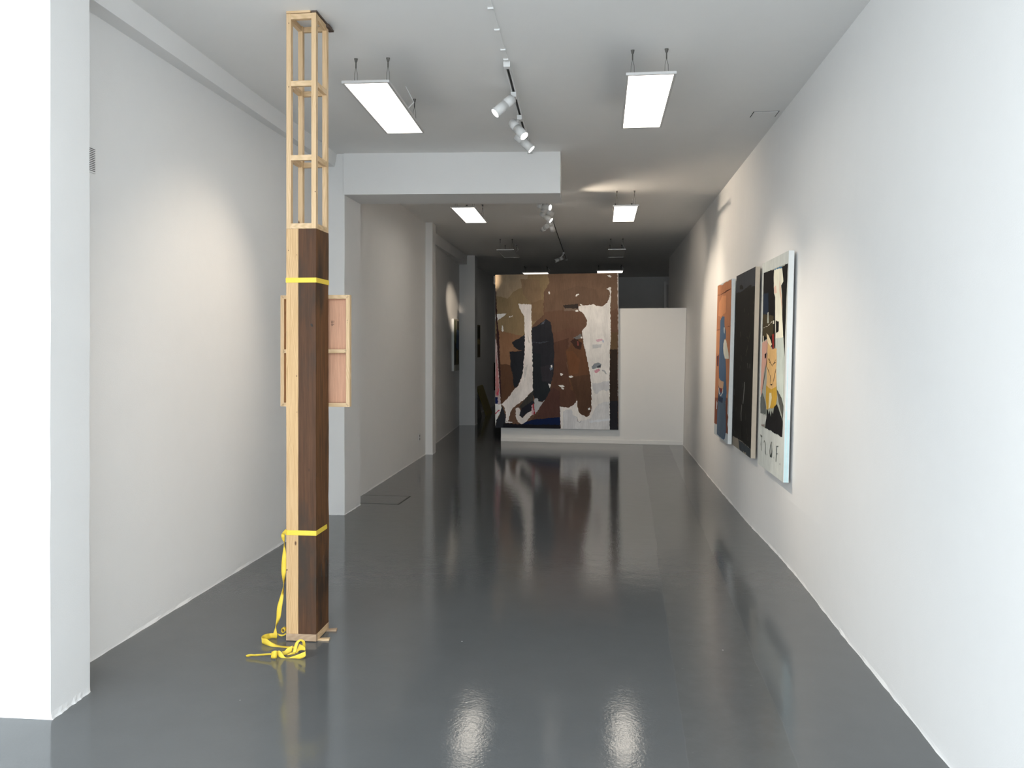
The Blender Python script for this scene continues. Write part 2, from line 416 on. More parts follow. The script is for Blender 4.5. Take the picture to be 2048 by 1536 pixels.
for y in (3.75, 4.05, 4.36, 4.66, 4.98, 5.15):
    x = -.545 - .047 * (y - .65) / 4.55; box('clip', (x - .016, y, CZ - .014), (x + .016, y + .018, CZ), WHITEM, e, .002)

def head(tx, ty, ctr, aim, on, label, power=30, spot=50, blend=.6, length=.17, r=.035, col=(1.0, .84, .66)):
    """track spotlight: adapter on the track at (tx,ty), cylinder centred at ctr pointing to aim"""
    e = empty('track_spotlight', (tx, ty, CZ - .03), label, 'spotlight', 'track spotlights')
    box('adapter', (tx - .019, ty - .035, CZ - .066), (tx + .019, ty + .035, CZ - .0305), WHITEM, e, .003)
    c = Vector(ctr); d = (Vector(aim) - c).normalized(); a = c - d * length / 2; b = c + d * length / 2
    cyl('stem', (tx, ty, CZ - .06), c - d * length * .25 + Vector((0, 0, r * .6)), .011, WHITEM, e, 14)
    bm = bmesh.new()
    add_cyl(bm, a, a + d * .004, r * .93, 32, r); add_cyl(bm, a + d * .004, c - d * .018, r, 32); add_cyl(bm, c - d * .018, c - d * .014, r * .96, 32); add_cyl(bm, c - d * .014, b, r, 32)
    bmesh.ops.translate(bm, verts=bm.verts, vec=-e.location); o = from_bm('lamp_body', bm, WHITEM, e)
    for f in o.data.polygons: f.use_smooth = len(f.vertices) == 4
    cyl('lens', b, b + d * .0015, r * .9, LENS if on else LENSOFF, e, 32)
    if on:
        ld = bpy.data.lights.new('spot', 'SPOT'); ld.energy = power; ld.spot_size = math.radians(spot); ld.spot_blend = blend; ld.color = col; ld.shadow_soft_size = .03
        lo = bpy.data.objects.new('spot_beam', ld); COL.objects.link(lo); lo.parent = e; lo.location = b + d * .035 - e.location
        lo.rotation_euler = d.to_track_quat('-Z', 'Y').to_euler()
    return e
head(-.606, 5.78, (-.668, 5.70, 3.268), (-2.56, 4.95, 1.45), True, 'nearest white spotlight on the track, tilted down to the left', 95, 62, .95)
head(-.622, 6.36, (-.628, 6.28, 3.255), (1.32, 5.2, .9), True, 'middle of the three near spotlights, its bright lens turned to the right', 145, 56, .95)
head(-.634, 6.86, (-.622, 6.72, 3.262), (1.35, 6.7, 1.35), True, 'third near spotlight, half hidden below the middle one and seen side-on', 95, 64, .9)
head(-.676, 9.95, (-.672, 9.85, 3.262), (1.32, 9.0, 2.75), True, 'white spotlight just under the beam edge, shining right', 105, 78, .8)
head(-.680, 10.75, (-.70, 10.62, 3.26), (1.33, 10.3, 1.7), True, 'second spotlight behind the beam, lighting the lamp behind it', 200, 66, .9)
head(-.683, 11.2, (-.765, 11.36, 3.22), (-2.77, 15.3, 2.3), True, 'spotlight behind the beam pointing left towards the small far painting', 850, 13, .9)
head(-.678, 10.36, (-.665, 10.36, 3.285), (1.35, 12.1, 2.35), True, 'spotlight squeezed between the two right-facing lamps behind the beam', 55, 58, .8)
head(-.685, 11.58, (-.685, 11.62, 3.285), (-.2, 13.6, 1.35), True, 'added hidden spotlight brightening the partition and the big brown painting', 92, 92, .95)  # extra lamp, added behind the others to brighten the partition
head(-.700, 15.75, (-.79, 15.75, 3.24), (-2.0, 15.2, 2.7), False, 'unlit grey spotlight alone near the far end of the track')

# ------------------------------------------------------------------ timber column sculpture
YF, YB = 4.312, 4.518
XL, XM, XR = -1.692, -1.624, -1.526
Z1, Z2, Z3 = .041, 2.231, 3.397
e = empty('plinth_frame', (-1.609, 4.415, 0), 'pale softwood frame on the floor under the two tall timbers', 'plinth')
for n_, a, b, m_ in (('front_batten', (XL, YF - .004, .004), (XR + .002, YF + .02, Z1), PLINTH), ('back_batten', (XL, YB - .02, .004), (XR + .002, YB, Z1), PLINTH), ('side_batten', (XL, YF + .02, .004), (XL + .02, YB - .02, Z1), SPRUCE_Y), ('side_batten', (XR - .018, YF + .02, .004), (XR + .002, YB - .02, Z1), SPRUCE_Y)):
    box(n_, a, b, m_, e, .0008)
def timber(name, x0, x1, y0, y1, z0, z1, mat, label, cat, amp=.0012, mats=None):
    """a sawn beam with slightly uneven arrises"""
    r = random.Random(int(x0 * 1000)); bm = bmesh.new(); n = 40; rows = []
    o = [[0, 0] for _ in range(4)]
    for k in range(n + 1):
        z = z0 + (z1 - z0) * k / n; row = []
        for i, (x, y) in enumerate(((x0, y0), (x1, y0), (x1, y1), (x0, y1))):
            o[i][0] = o[i][0] * .8 + r.uniform(-1, 1) * amp * .5; o[i][1] = o[i][1] * .8 + r.uniform(-1, 1) * amp * .5
            row.append(bm.verts.new((x + o[i][0], y + o[i][1], z)))
        rows.append(row)
    for a, b in zip(rows, rows[1:]):
        for i in range(4): bm.faces.new((a[i], a[(i + 1) % 4], b[(i + 1) % 4], b[i]))
    bm.faces.new(rows[0][::-1]); bm.faces.new(rows[-1])
    ob = from_bm(name, bm, mat)
    if mats:
        ob.data.materials.append(mats)
        for f in ob.data.polygons:
            if abs(f.normal.x) > .5: f.material_index = 1
    return tag(ob, label, cat)
timber('pine_beam', XL, XM - .001, YF, YB, Z1, Z2, PINE, 'tall pale pine timber with wavy grain, left half of the strapped column', 'timber beam', .0006)
old = timber('dark_beam', XM + .001, XR, YF, YB - .001, Z1, Z2 + .001, OLDF, 'tall old dark brown timber, right half of the strapped column', 'timber beam', .0022, OLDS)
def strokes(name, lines, wdt, plane, mat, parent, thick=.0008):
    """thin marks on a plane: plane(u,v)->(point), second axis given by normal"""
    bm = bmesh.new()
    for ln in lines:
        for (u0, v0), (u1, v1) in zip(ln, ln[1:]):
            a = Vector(plane(u0, v0)); b = Vector(plane(u1, v1)); add_cyl(bm, a, b, wdt, 6)
    return from_bm(name, bm, mat, parent)
sx = lambda u, v: (XR + .0012, u, v)
ring = [(4.475 + .018 * math.cos(t / 12 * 2 * math.pi), .352 + .045 * math.sin(t / 12 * 2 * math.pi)) for t in range(-5, 8)]
strokes('scrawled_mark', [ring, [(4.40, .40), (4.395, .33)], [(4.385, .34), (4.41, .325)], [(4.43, .44), (4.42, .40)], [(4.44, .50), (4.46, .497)]], .0018, sx, INK, old)
bm = bmesh.new(); add_cyl(bm, (-1.551, YF - .0014, 1.713), (-1.551, YF + .002, 1.713), .0055, 10); add_cyl(bm, (-1.548, YF - .0014, 1.706), (-1.548, YF + .002, 1.706), .005, 10); from_bm('knot_hole', bm, INK, old)
pine = bpy.data.objects['pine_beam']
bm = bmesh.new()
bm.free(); KNOT = plain('dark_knot', (.10, .05, .025), .7)
for x, z, r_ in ((-1.688, .385, .004), (-1.634, 1.435, .003), (-1.68, 2.115, .0022), (-1.633, 2.09, .0022), (-1.632, 1.24, .002)):
    bm = bmesh.new(); add_cyl(bm, (x, YF - .0012, z), (x, YF + .001, z), r_, 12); from_bm('knot', bm, KNOT, pine)
# open lattice tower on top
tw = empty('lattice_tower', (-1.609, 4.415, Z2), 'open lattice tower of pale battens standing on the timbers up to the ceiling', 'wooden frame')
FR = .026
for x0, y0 in ((XL, YF), (XR - FR, YF), (XL, YB - .03), (XR - FR, YB - .03)):
    box('upright', (x0, y0, Z2 + .001), (x0 + FR, y0 + .03, Z3), SPRUCE, tw, .0008)
for i, z in enumerate((Z2 + .001, 2.602, 3.003, 3.366)):
    h = .029
    box('rail', (XL + FR, YF, z), (XR - FR, YF + .02, z + h), SPRUCE_H, tw, .0008)
    box('rail', (XL + FR, YB - .02, z), (XR - FR, YB, z + h), SPRUCE_H, tw, .0008)
    box('rail', (XL, YF + .03, z), (XL + .02, YB - .03, z + h), SPRUCE_Y, tw, .0008)
    box('rail', (XR - .02, YF + .03, z), (XR, YB - .03, z + h), SPRUCE_Y, tw, .0008)
sp = []
for x, y, z in ((-1.678, YF, 3.345), (-1.678, YF, 3.0), (-1.53, YF, 2.43), (-1.6, YB - .03, 2.9)): sp.append((x, y, z))
for x, y, z in sp[:3]:
    bm = bmesh.new(); add_cyl(bm, (x, y - .001, z), (x, y + .001, z), .0028, 8)
    bmesh.ops.translate(bm, verts=bm.verts, vec=-tw.location); from_bm('knot', bm, KNOT, tw)
# shims
tag(box('wood_shim', (XL + .002, YF - .006, Z3), (XR - .03, YF + .10, CZ), SPRUCE_H), 'thin pale wood shim wedged between lattice tower and ceiling', 'shim', 'wood shims')
def wedge(name, x0, x1, y0, y1, z0, h0, h1, mat, up=True, rz=0):
    bm = bmesh.new()
    P = [(x0, y0, z0), (x1, y0, z0), (x1, y1, z0), (x0, y1, z0), (x0, y0, z0 + h0), (x1, y0, z0 + h1), (x1, y1, z0 + h1), (x0, y1, z0 + h0)]
    vs = [bm.verts.new(p) for p in P]
    for f in ((0, 3, 2, 1), (4, 5, 6, 7), (0, 1, 5, 4), (1, 2, 6, 5), (2, 3, 7, 6), (3, 0, 4, 7)): bm.faces.new([vs[i] for i in f])
    if rz: bmesh.ops.rotate(bm, verts=bm.verts, cent=((x0 + x1) / 2, (y0 + y1) / 2, 0), matrix=Matrix.Rotation(rz, 3, 'Z'))
    return from_bm(name, bm, mat)
tag(wedge('wood_shim', XR - .025, XR + .004, 4.31, 4.60, CZ - .010, .0095, .0095, DARKSHIM), 'dark wood shim poking out at the ceiling right of the tower', 'shim', 'wood shims')
tag(wedge('wood_shim', XR - .03, XR + .016, 4.475, 4.535, CZ - .027, .017, .017, DARKSHIM), 'short dark wood offcut beside the tower top, hanging lowest at the ceiling', 'shim', 'wood shims')
tag(wedge('wood_shim', XR - .06, XR + .063, 4.335, 4.357, 0, .003, .011, SPRUCE_H, rz=.05), 'front thin wood shim sticking out on the floor from under the plinth', 'shim', 'wood shims')
tag(wedge('wood_shim', XR - .06, XR + .055, 4.478, 4.505, 0, .003, .011, PLINTH, rz=.12), 'rear reddish wood shim sticking out on the floor behind the plinth', 'shim', 'wood shims')
# small panel seen from behind, fixed to the column's back
pp = empty('panel_painting', (-1.607, 4.55, 1.57), 'small panel on a pale stretcher, turned backwards behind the timber column', 'panel')
X0, X1, PZ0, PZ1, PY, PT = -1.809, -1.405, 1.254, 1.885, 4.522, .034
box('stile', (X0, PY, PZ0), (X0 + .0215, PY + PT, PZ1), SPRUCE, pp, .0008); box('stile', (X1 - .0215, PY, PZ0), (X1, PY + PT, PZ1), SPRUCE, pp, .0008)
for z in (PZ0, 1.557, PZ1 - .0215): box('stretcher_rail', (X0 + .0215, PY, z), (X1 - .0215, PY + .02, z + .0215), SPRUCE_H, pp, .0008)
box('plywood', (X0 + .003, PY + PT, PZ0 + .003), (X1 - .003, PY + PT + .004, PZ1 - .003), PLY, pp)
py_ = lambda u, v: (u + 1.607, PY - .0007 - 4.55, v - 1.57)
ml = []
for (cx, cz, s) in ((X1 - .013, PZ1 - .011, 1), (X0 + .014, PZ1 - .011, -1), (X1 - .013, PZ0 + .010, -1), (X0 + .014, PZ0 + .010, 1)):
    ml += [[(cx - .007, cz - .002 * s), (cx - .001, cz - .008 * s)], [(cx + .001, cz + .006 * s), (cx + .007, cz)], [(cx - .003, cz + .003 * s), (cx + .003, cz - .004 * s)]]
ml += [[(X1 - .031, 1.572), (X1 - .018, 1.571)], [(X1 - .021, 1.564), (X1 - .021, 1.577)], [(X1 - .03, 1.561), (X1 - .02, 1.561)], [(X0 + .015, 1.561), (X0 + .021, 1.572)], [(X0 + .014, 1.575), (X0 + .022, 1.575)], [(X0 + .018, 1.559), (X0 + .024, 1.566)], [(X1 - .016, 1.743), (X1 - .009, 1.743)], [(X1 - .014, 1.728), (X1 - .010, 1.728)]]
for k_ in range(0, 12, 3): strokes('joint_mark', ml[k_:k_ + 3], .0006, py_, INK, pp)
strokes('joint_mark', ml[12:15], .0006, py_, INK, pp); strokes('joint_mark', ml[15:18], .0006, py_, INK, pp); strokes('joint_mark', ml[18:], .0006, py_, INK, pp)
pz = lambda u, v: (u + 1.607, PY + PT - .001 - 4.55, v - 1.57)
strokes('stamp_mark', [[(-1.523, 1.738), (-1.504, 1.738)], [(-1.523, 1.730), (-1.505, 1.729)], [(-1.523, 1.721), (-1.506, 1.721)], [(-1.518, 1.74), (-1.518, 1.72)], [(-1.522, 1.714), (-1.512, 1.714)]], .0011, pz, INK, pp)

# ------------------------------------------------------------------ yellow straps
def cat(p0, p1, p2, p3, t):
    return .5 * ((2 * p1) + (p2 - p0) * t + (2 * p0 - 5 * p1 + 4 * p2 - p3) * t * t + (3 * p1 - p0 - 3 * p2 + p3) * t ** 3)
def ribbon(name, data, parent, sub=5, thick=.0014):
    A = [Vector(a) for a, b in data]; B = [Vector(b) for a, b in data]; n = len(A); RA = []; RB_ = []
    for i in range(n - 1):
        for k in range(sub):
            t = k / sub; g = lambda L: cat(L[max(i - 1, 0)], L[i], L[i + 1], L[min(i + 2, n - 1)], t)
            RA.append(g(A)); RB_.append(g(B))
    RA.append(A[-1]); RB_.append(B[-1])
    off = parent.location; bm = bmesh.new(); rows = []
    for a, b in zip(RA, RB_): rows.append([bm.verts.new(a.lerp(b, f) - off) for f in (0, .33, .67, 1)])
    for r0, r1 in zip(rows, rows[1:]):
        for i in range(3): bm.faces.new((r0[i], r0[i + 1], r1[i + 1], r1[i]))
    me = bpy.data.meshes.new(name); bm.to_mesh(me); bm.free()
    for p in me.polygons: p.use_smooth = True
    o = link(name, me, parent, YEL); s = o.modifiers.new('solidify', 'SOLIDIFY'); s.thickness = thick; s.offset = 0
    return o
def band(name, z, parent, tilt=0):
    g = .0014; t = .0010; h = .0265; off = parent.location if parent else Vector((0, 0, 0))
    bm = bmesh.new(); ou = [(XL - g - t, YF - g - t), (XR + g + t, YF - g - t), (XR + g + t, YB + g + t), (XL - g - t, YB + g + t)]; inn = [(XL - g, YF - g), (XR + g, YF - g), (XR + g, YB + g), (XL - g, YB + g)]
    V = lambda p, zz: bm.verts.new(Vector((p[0], p[1], zz)) - off)
    a = [V(p, z) for p in ou]; b = [V(p, z + h) for p in ou]; c = [V(p, z) for p in inn]; d = [V(p, z + h) for p in inn]
    for i in range(4):
        j = (i + 1) % 4
        bm.faces.new((a[i], a[j], b[j], b[i])); bm.faces.new((c[j], c[i], d[i], d[j])); bm.faces.new((b[i], b[j], d[j], d[i])); bm.faces.new((a[j], a[i], c[i], c[j]))
    return from_bm(name, bm, YEL, parent, bevel=.0004)
tag(band('yellow_strap', 1.940, None), 'upper yellow webbing strap pulled tight round the timber column', 'strap', 'yellow straps')
st = empty('yellow_strap', (-1.70, 4.28, .02), 'lower yellow webbing strap with loose end hanging and knotted on the floor', 'strap', 'yellow straps')
band('strap_band', .574, st)
BIG=dict(O=(-1.7409, 13.6298, 0.2348),U=(0.99685, -0.07925, 0.0),V=(0.0, 0.0, 1.0),W=2.035,H=2.541,polys=[
((0.1496,0.0863,0.059),[(0.0,2.541),(2.035,2.541),(2.035,0.0),(0.0,0.0)]),
((0.1664,0.1057,0.0727),[(0.854,2.541),(2.035,2.541),(2.035,1.985),(1.913,1.92),(1.889,2.133),(1.762,1.994),(1.633,2.035),(1.461,2.019),(1.375,1.991),(1.118,1.947),(0.828,1.913),(0.814,2.234)]),
((0.1496,0.0957,0.067),[(1.136,2.257),(1.371,2.343),(1.673,2.281),(1.762,2.004),(1.461,2.024),(1.16,2.043)]),
((0.2668,0.1974,0.1126),[(0.0,2.541),(0.875,2.541),(0.909,2.405),(0.814,2.234),(0.806,1.913),(0.668,1.741),(0.604,1.654),(0.498,1.504),(0.175,1.565),(0.0,1.564)]),
((0.3607,0.2797,0.1924),[(0.0,2.541),(0.553,2.541),(0.523,2.361),(0.298,2.252),(0.213,2.145),(0.041,2.187),(0.0,2.186)]),
((0.2445,0.1691,0.1053),[(0.425,2.467),(0.748,2.447),(0.773,2.062),(0.601,2.061),(0.47,2.211)]),
((0.2132,0.1433,0.0849),[(0.601,2.061),(0.793,2.127),(0.817,1.87),(0.689,1.762),(0.603,1.762)]),
((0.2668,0.1474,0.0849),[(0.045,1.629),(0.174,1.587),(0.498,1.514),(0.498,1.439),(0.283,1.395),(0.457,1.289),(0.237,1.266),(0.265,1.026),(0.178,1.051),(0.066,1.037)]),
((0.119,0.0614,0.0365),[(0.066,1.05),(0.178,1.055),(0.265,1.026),(0.332,0.666),(0.268,0.58),(0.097,0.385)]),
((0.1496,0.0803,0.0565),[(0.981,1.572),(1.25,1.659),(1.444,1.597),(1.295,1.403),(1.167,1.274),(0.952,1.272)]),
((0.1052,0.0542,0.0384),[(0.951,1.401),(1.23,1.488),(1.21,1.275),(1.191,1.061),(1.236,0.848),(1.348,0.507),(1.327,0.4),(1.22,0.345),(1.084,0.365),(1.085,0.183),(0.617,0.134),(0.724,0.307),(0.926,0.63),(0.956,0.845)]),
((0.0924,0.0454,0.0384),[(0.766,0.436),(0.958,0.674),(1.081,0.611),(1.084,0.365),(1.085,0.205),(0.703,0.178)]),
((0.1415,0.0692,0.0384),[(1.178,1.274),(1.423,1.575),(1.467,1.405),(1.546,1.064),(1.581,0.851),(1.476,0.637),(1.26,0.634),(1.213,0.997)]),
((0.0987,0.0542,0.0346),[(1.236,0.848),(1.581,0.894),(1.601,0.638),(1.587,0.297),(1.523,0.2),(1.404,0.262),(1.348,0.507)]),
((0.1664,0.0746,0.0384),[(1.189,1.264),(1.297,1.275),(1.417,1.127),(1.386,0.913),(1.258,0.869)]),
((0.055,0.0304,0.0243),[(1.252,1.435),(1.337,1.489),(1.446,1.405),(1.425,1.298),(1.339,1.318)]),
((0.1664,0.1691,0.1725),[(1.294,1.489),(1.433,1.558),(1.456,1.49),(1.348,1.468)]),
((0.0212,0.0242,0.0309),[(0.502,1.547),(0.283,1.416),(0.31,1.348),(0.392,1.289),(0.457,1.289),(0.392,1.267),(0.246,1.261),(0.254,1.051),(0.287,0.902),(0.315,0.666),(0.365,0.677),(0.46,0.861),(0.501,1.14)]),
((0.0254,0.0272,0.0346),[(0.615,1.655),(0.711,1.698),(0.85,1.802),(0.926,1.753),(0.96,1.572),(0.983,1.401),(0.991,1.23),(0.981,0.952),(0.936,0.727),(0.827,0.758),(0.635,0.606),(0.614,1.269)]),
((0.02,0.0256,0.0309),[(0.616,1.269),(0.759,1.228),(0.784,0.843),(0.871,0.747),(0.925,0.727),(0.926,0.63),(0.83,0.458),(0.723,0.435),(0.657,0.499),(0.624,0.605)]),
((0.0349,0.0338,0.0426),[(0.76,1.014),(0.965,1.059),(0.946,0.78),(0.784,0.779)]),
((0.0646,0.0746,0.0982),[(0.617,1.423),(0.757,1.416),(0.907,1.439),(0.757,1.399)]),
((0.0864,0.099,0.1282),[(0.754,1.709),(0.84,1.789),(0.819,1.72)]),
((0.1338,0.1691,0.236),[(0.912,0.994),(0.954,1.058),(0.961,0.973),(0.923,0.951)]),
((0.0506,0.0496,0.047),[(0.496,0.475),(0.635,0.627),(0.64,0.499),(0.615,0.37),(0.465,0.304),(0.4,0.346)]),
((0.0226,0.0242,0.0346),[(0.443,0.325),(0.636,0.456),(0.658,0.424),(0.616,0.306),(0.498,0.218),(0.455,0.164),(0.401,0.206)]),
((0.7468,0.7136,0.6981),[(0.346,0.324),(0.4,0.335),(0.426,0.282),(0.405,0.206),(0.466,0.164),(0.53,0.24),(0.627,0.306),(0.68,0.349),(0.617,0.22),(0.552,0.144),(0.499,0.09),(0.441,0.063),(0.38,0.099),(0.347,0.184)]),
((0.4715,0.4882,0.518),[(0.662,0.488),(0.711,0.495),(0.722,0.446),(0.798,0.432),(0.83,0.469),(0.766,0.372),(0.681,0.242),(0.642,0.242)]),
((0.85,0.85,0.85),[(0.888,0.737),(0.931,0.727),(0.915,0.662)]),
((0.4103,0.0496,0.067),[(0.626,0.391),(0.645,0.413),(0.67,0.242),(0.647,0.22)]),
((0.6662,0.4395,0.4999),[(0.611,0.38),(0.626,0.387),(0.642,0.22),(0.621,0.22)]),
((0.8329,0.8,0.7883),[(0.386,2.056),(0.607,2.044),(0.612,1.74),(0.61,1.483),(0.625,1.269),(0.635,0.621),(0.57,0.562),(0.496,0.475),(0.378,0.393),(0.292,0.323),(0.254,0.258),(0.233,0.14),(0.207,0.097),(0.168,0.111),(0.185,0.214),(0.151,0.342),(0.101,0.393),(0.183,0.461),(0.268,0.563),(0.315,0.628),(0.397,0.71),(0.449,0.861),(0.47,0.968),(0.484,1.139),(0.5,1.29),(0.497,1.568),(0.489,1.846),(0.441,1.921)]),
((0.5908,0.5669,0.5554),[(0.54,1.568),(0.567,1.461),(0.585,1.397),(0.552,1.44)]),
((0.6662,0.6525,0.6553),[(0.481,0.968),(0.545,1.054),(0.524,0.926),(0.493,0.754)]),
((0.85,0.85,0.85),[(0.0,1.89),(0.189,1.894),(0.151,1.855),(0.065,1.805),(0.022,1.775),(0.0,1.774)]),
((0.5551,0.4554,0.4649),[(0.0,1.478),(0.014,1.457),(0.035,1.285),(0.054,0.942),(0.074,0.663),(0.097,0.395),(0.0,0.383)]),
((0.4715,0.2074,0.2135),[(0.015,1.264),(0.046,0.942),(0.065,0.642),(0.044,0.513),(0.005,0.534),(0.0,0.834),(0.012,0.877)]),
((0.0506,0.0242,0.0243),[(0.0,2.326),(0.01,2.305),(0.03,1.908),(0.035,1.779),(0.063,1.565),(0.081,1.05),(0.102,0.621),(0.097,0.389),(0.073,0.706),(0.049,1.092),(0.024,1.564),(0.005,1.865),(0.0,2.122)]),
((0.0096,0.0164,0.0849),[(0.0,0.508),(0.045,0.504),(0.045,0.393),(0.0,0.392)]),
((0.85,0.85,0.85),[(0.0,0.392),(0.101,0.389),(0.108,0.331),(0.077,0.234),(0.034,0.148),(0.0,0.019)]),
((0.5728,0.0746,0.1203),[(0.0,0.244),(0.065,0.298),(0.076,0.281),(0.0,0.22)]),
((0.5728,0.0746,0.1203),[(0.02,0.555),(0.065,0.674),(0.053,0.534)]),
((0.0284,0.0321,0.0426),[(0.108,0.368),(0.152,0.278),(0.174,0.193),(0.168,0.096),(0.143,0.0),(0.0,0.0),(0.023,0.137),(0.077,0.202),(0.098,0.299)]),
((0.0113,0.0121,0.0186),[(0.143,0.074),(0.445,0.063),(1.086,0.072),(1.087,0.0),(0.122,0.0)]),
((0.85,0.85,0.85),[(0.164,0.107),(0.294,0.096),(0.283,0.083),(0.175,0.081)]),
((0.0066,0.0164,0.067),[(0.445,0.063),(0.51,0.101),(0.617,0.139),(0.876,0.17),(1.085,0.192),(1.087,0.064),(0.618,0.062)]),
((0.8109,0.8,0.7883),[(1.382,1.998),(1.429,2.013),(1.525,2.02),(1.628,2.04),(1.676,2.008),(1.773,2.0),(1.858,2.058),(1.896,2.154),(1.901,2.214),(1.884,2.261),(1.84,2.286),(1.887,2.312),(1.917,2.312),(1.915,2.133),(1.905,1.92),(1.916,1.494),(1.899,1.302),(1.896,0.855),(1.9,0.0),(1.094,0.0),(1.081,0.367),(1.155,0.351),(1.241,0.352),(1.316,0.4),(1.365,0.469),(1.371,0.358),(1.397,0.273),(1.458,0.227),(1.523,0.2),(1.571,0.233),(1.598,0.318),(1.602,0.51),(1.595,0.723),(1.576,0.894),(1.546,1.064),(1.501,1.277),(1.474,1.384),(1.444,1.593),(1.497,1.661),(1.526,1.715),(1.524,1.789),(1.484,1.864),(1.44,1.913),(1.393,1.942)]),
((0.6469,0.6625,0.6981),[(1.134,0.28),(1.177,0.313),(1.274,0.318),(1.296,0.229),(1.351,0.208),(1.362,0.123),(1.342,0.0),(1.137,0.0)]),
((0.6958,0.7136,0.7424),[(1.341,0.123),(1.481,0.146),(1.588,0.179),(1.652,0.319),(1.705,0.405),(1.79,0.449),(1.892,0.46),(1.9,0.0),(1.342,0.0)]),
((0.7468,0.7889,0.85),[(1.567,0.137),(1.895,0.184),(1.895,0.147),(1.568,0.105)]),
((0.6279,0.6427,0.6765),[(1.608,0.756),(1.69,0.746),(1.787,0.779),(1.894,0.791),(1.89,0.642),(1.842,0.62),(1.799,0.651),(1.724,0.618),(1.692,0.575),(1.644,0.596),(1.616,0.66)]),
((0.5728,0.5947,0.6142),[(1.618,1.381),(1.769,1.386),(1.759,1.333),(1.619,1.31)]),
((0.6662,0.4554,0.5365),[(1.671,1.46),(1.768,1.476),(1.801,1.44),(1.693,1.424)]),
((0.504,0.5578,0.6765),[(1.768,1.454),(1.807,1.446),(1.79,1.403)]),
((0.2555,0.2858,0.3251),[(1.601,1.022),(1.654,1.076),(1.697,1.087),(1.762,1.066),(1.752,1.019),(1.687,1.002),(1.612,0.984)]),
((0.075,0.0863,0.1053),[(1.687,1.023),(1.762,1.056),(1.752,1.007),(1.698,0.998)]),
((0.6279,0.3239,0.3992),[(1.645,0.959),(1.72,0.991),(1.742,0.96),(1.677,0.916),(1.654,0.925)]),
((0.4403,0.4554,0.4822),[(1.763,0.97),(1.817,0.96),(1.861,0.897),(1.828,0.901)]),
((0.1752,0.1877,0.236),[(1.359,0.197),(1.374,0.122),(1.407,0.098),(1.44,0.14),(1.436,0.143),(1.405,0.106),(1.381,0.125),(1.364,0.198)]),
((0.85,0.85,0.85),[(1.544,0.339),(1.576,0.356),(1.583,0.318),(1.548,0.313)]),
((0.1415,0.0925,0.0516),[(1.922,1.579),(2.025,1.58),(2.02,1.293),(1.906,1.302)]),
((0.0385,0.0272,0.0214),[(1.906,1.302),(2.02,1.299),(2.025,0.856),(2.027,0.0),(1.897,0.0),(1.896,0.855)]),
((0.0226,0.0227,0.0292),[(1.9,0.471),(2.025,0.473),(2.027,0.0),(1.897,0.0)]),
((0.6662,0.6136,0.5942),[(2.017,2.541),(2.035,2.541),(2.035,1.303),(2.027,0.537),(2.029,1.282),(2.03,1.921)]),
((0.0423,0.0338,0.0309),[(1.134,2.026),(1.246,2.033),(1.385,2.049),(1.388,1.976),(1.343,1.959),(1.246,1.975),(1.171,1.962)]),
((0.1936,0.1433,0.1126),[(1.15,1.975),(1.354,1.968),(1.376,1.934),(1.247,1.933),(1.15,1.932)]),
((0.85,0.85,0.8358),[(1.341,2.166),(1.356,2.205),(1.394,2.211),(1.399,2.19)]),
((0.85,0.85,0.8358),[(1.853,2.506),(1.896,2.512),(1.924,2.485),(1.911,2.467),(1.875,2.482)]),
((0.85,0.85,0.8358),[(1.413,2.045),(1.45,2.034),(1.444,2.013),(1.413,2.028)]),
((0.85,0.85,0.8358),[(1.333,1.933),(1.38,1.949),(1.389,1.921),(1.344,1.916)]),
((0.85,0.85,0.8358),[(0.233,1.845),(0.254,1.856),(0.259,1.832),(0.233,1.83)]),
((0.85,0.85,0.8358),[(0.271,1.849),(0.297,1.867),(0.284,1.836)]),
((0.85,0.85,0.8358),[(0.109,1.694),(0.126,1.698),(0.144,1.619),(0.131,1.591),(0.105,1.608)]),
((0.85,0.85,0.8358),[(1.089,0.914),(1.111,0.91),(1.139,0.894),(1.111,0.868),(1.094,0.872)]),
((0.85,0.85,0.8358),[(1.232,0.865),(1.279,0.874),(1.305,0.855),(1.258,0.833),(1.232,0.848)]),
((0.85,0.85,0.8358),[(1.054,0.713),(1.13,0.718),(1.162,0.693),(1.13,0.676),(1.087,0.686)]),
((0.85,0.85,0.8358),[(1.104,0.675),(1.152,0.667),(1.141,0.641),(1.113,0.654)]),
((0.85,0.85,0.8358),[(0.928,1.037),(0.954,1.046),(0.959,1.011),(0.937,0.998)]),
((0.85,0.85,0.8358),[(1.423,1.507),(1.449,1.511),(1.449,1.479),(1.428,1.481)]),
((0.85,0.85,0.8358),[(0.889,2.245),(0.91,2.256),(0.917,2.209),(0.9,2.209)]),
((0.2555,0.0746,0.0616),[(1.364,1.436),(1.385,1.436),(1.393,1.362),(1.371,1.361)])])
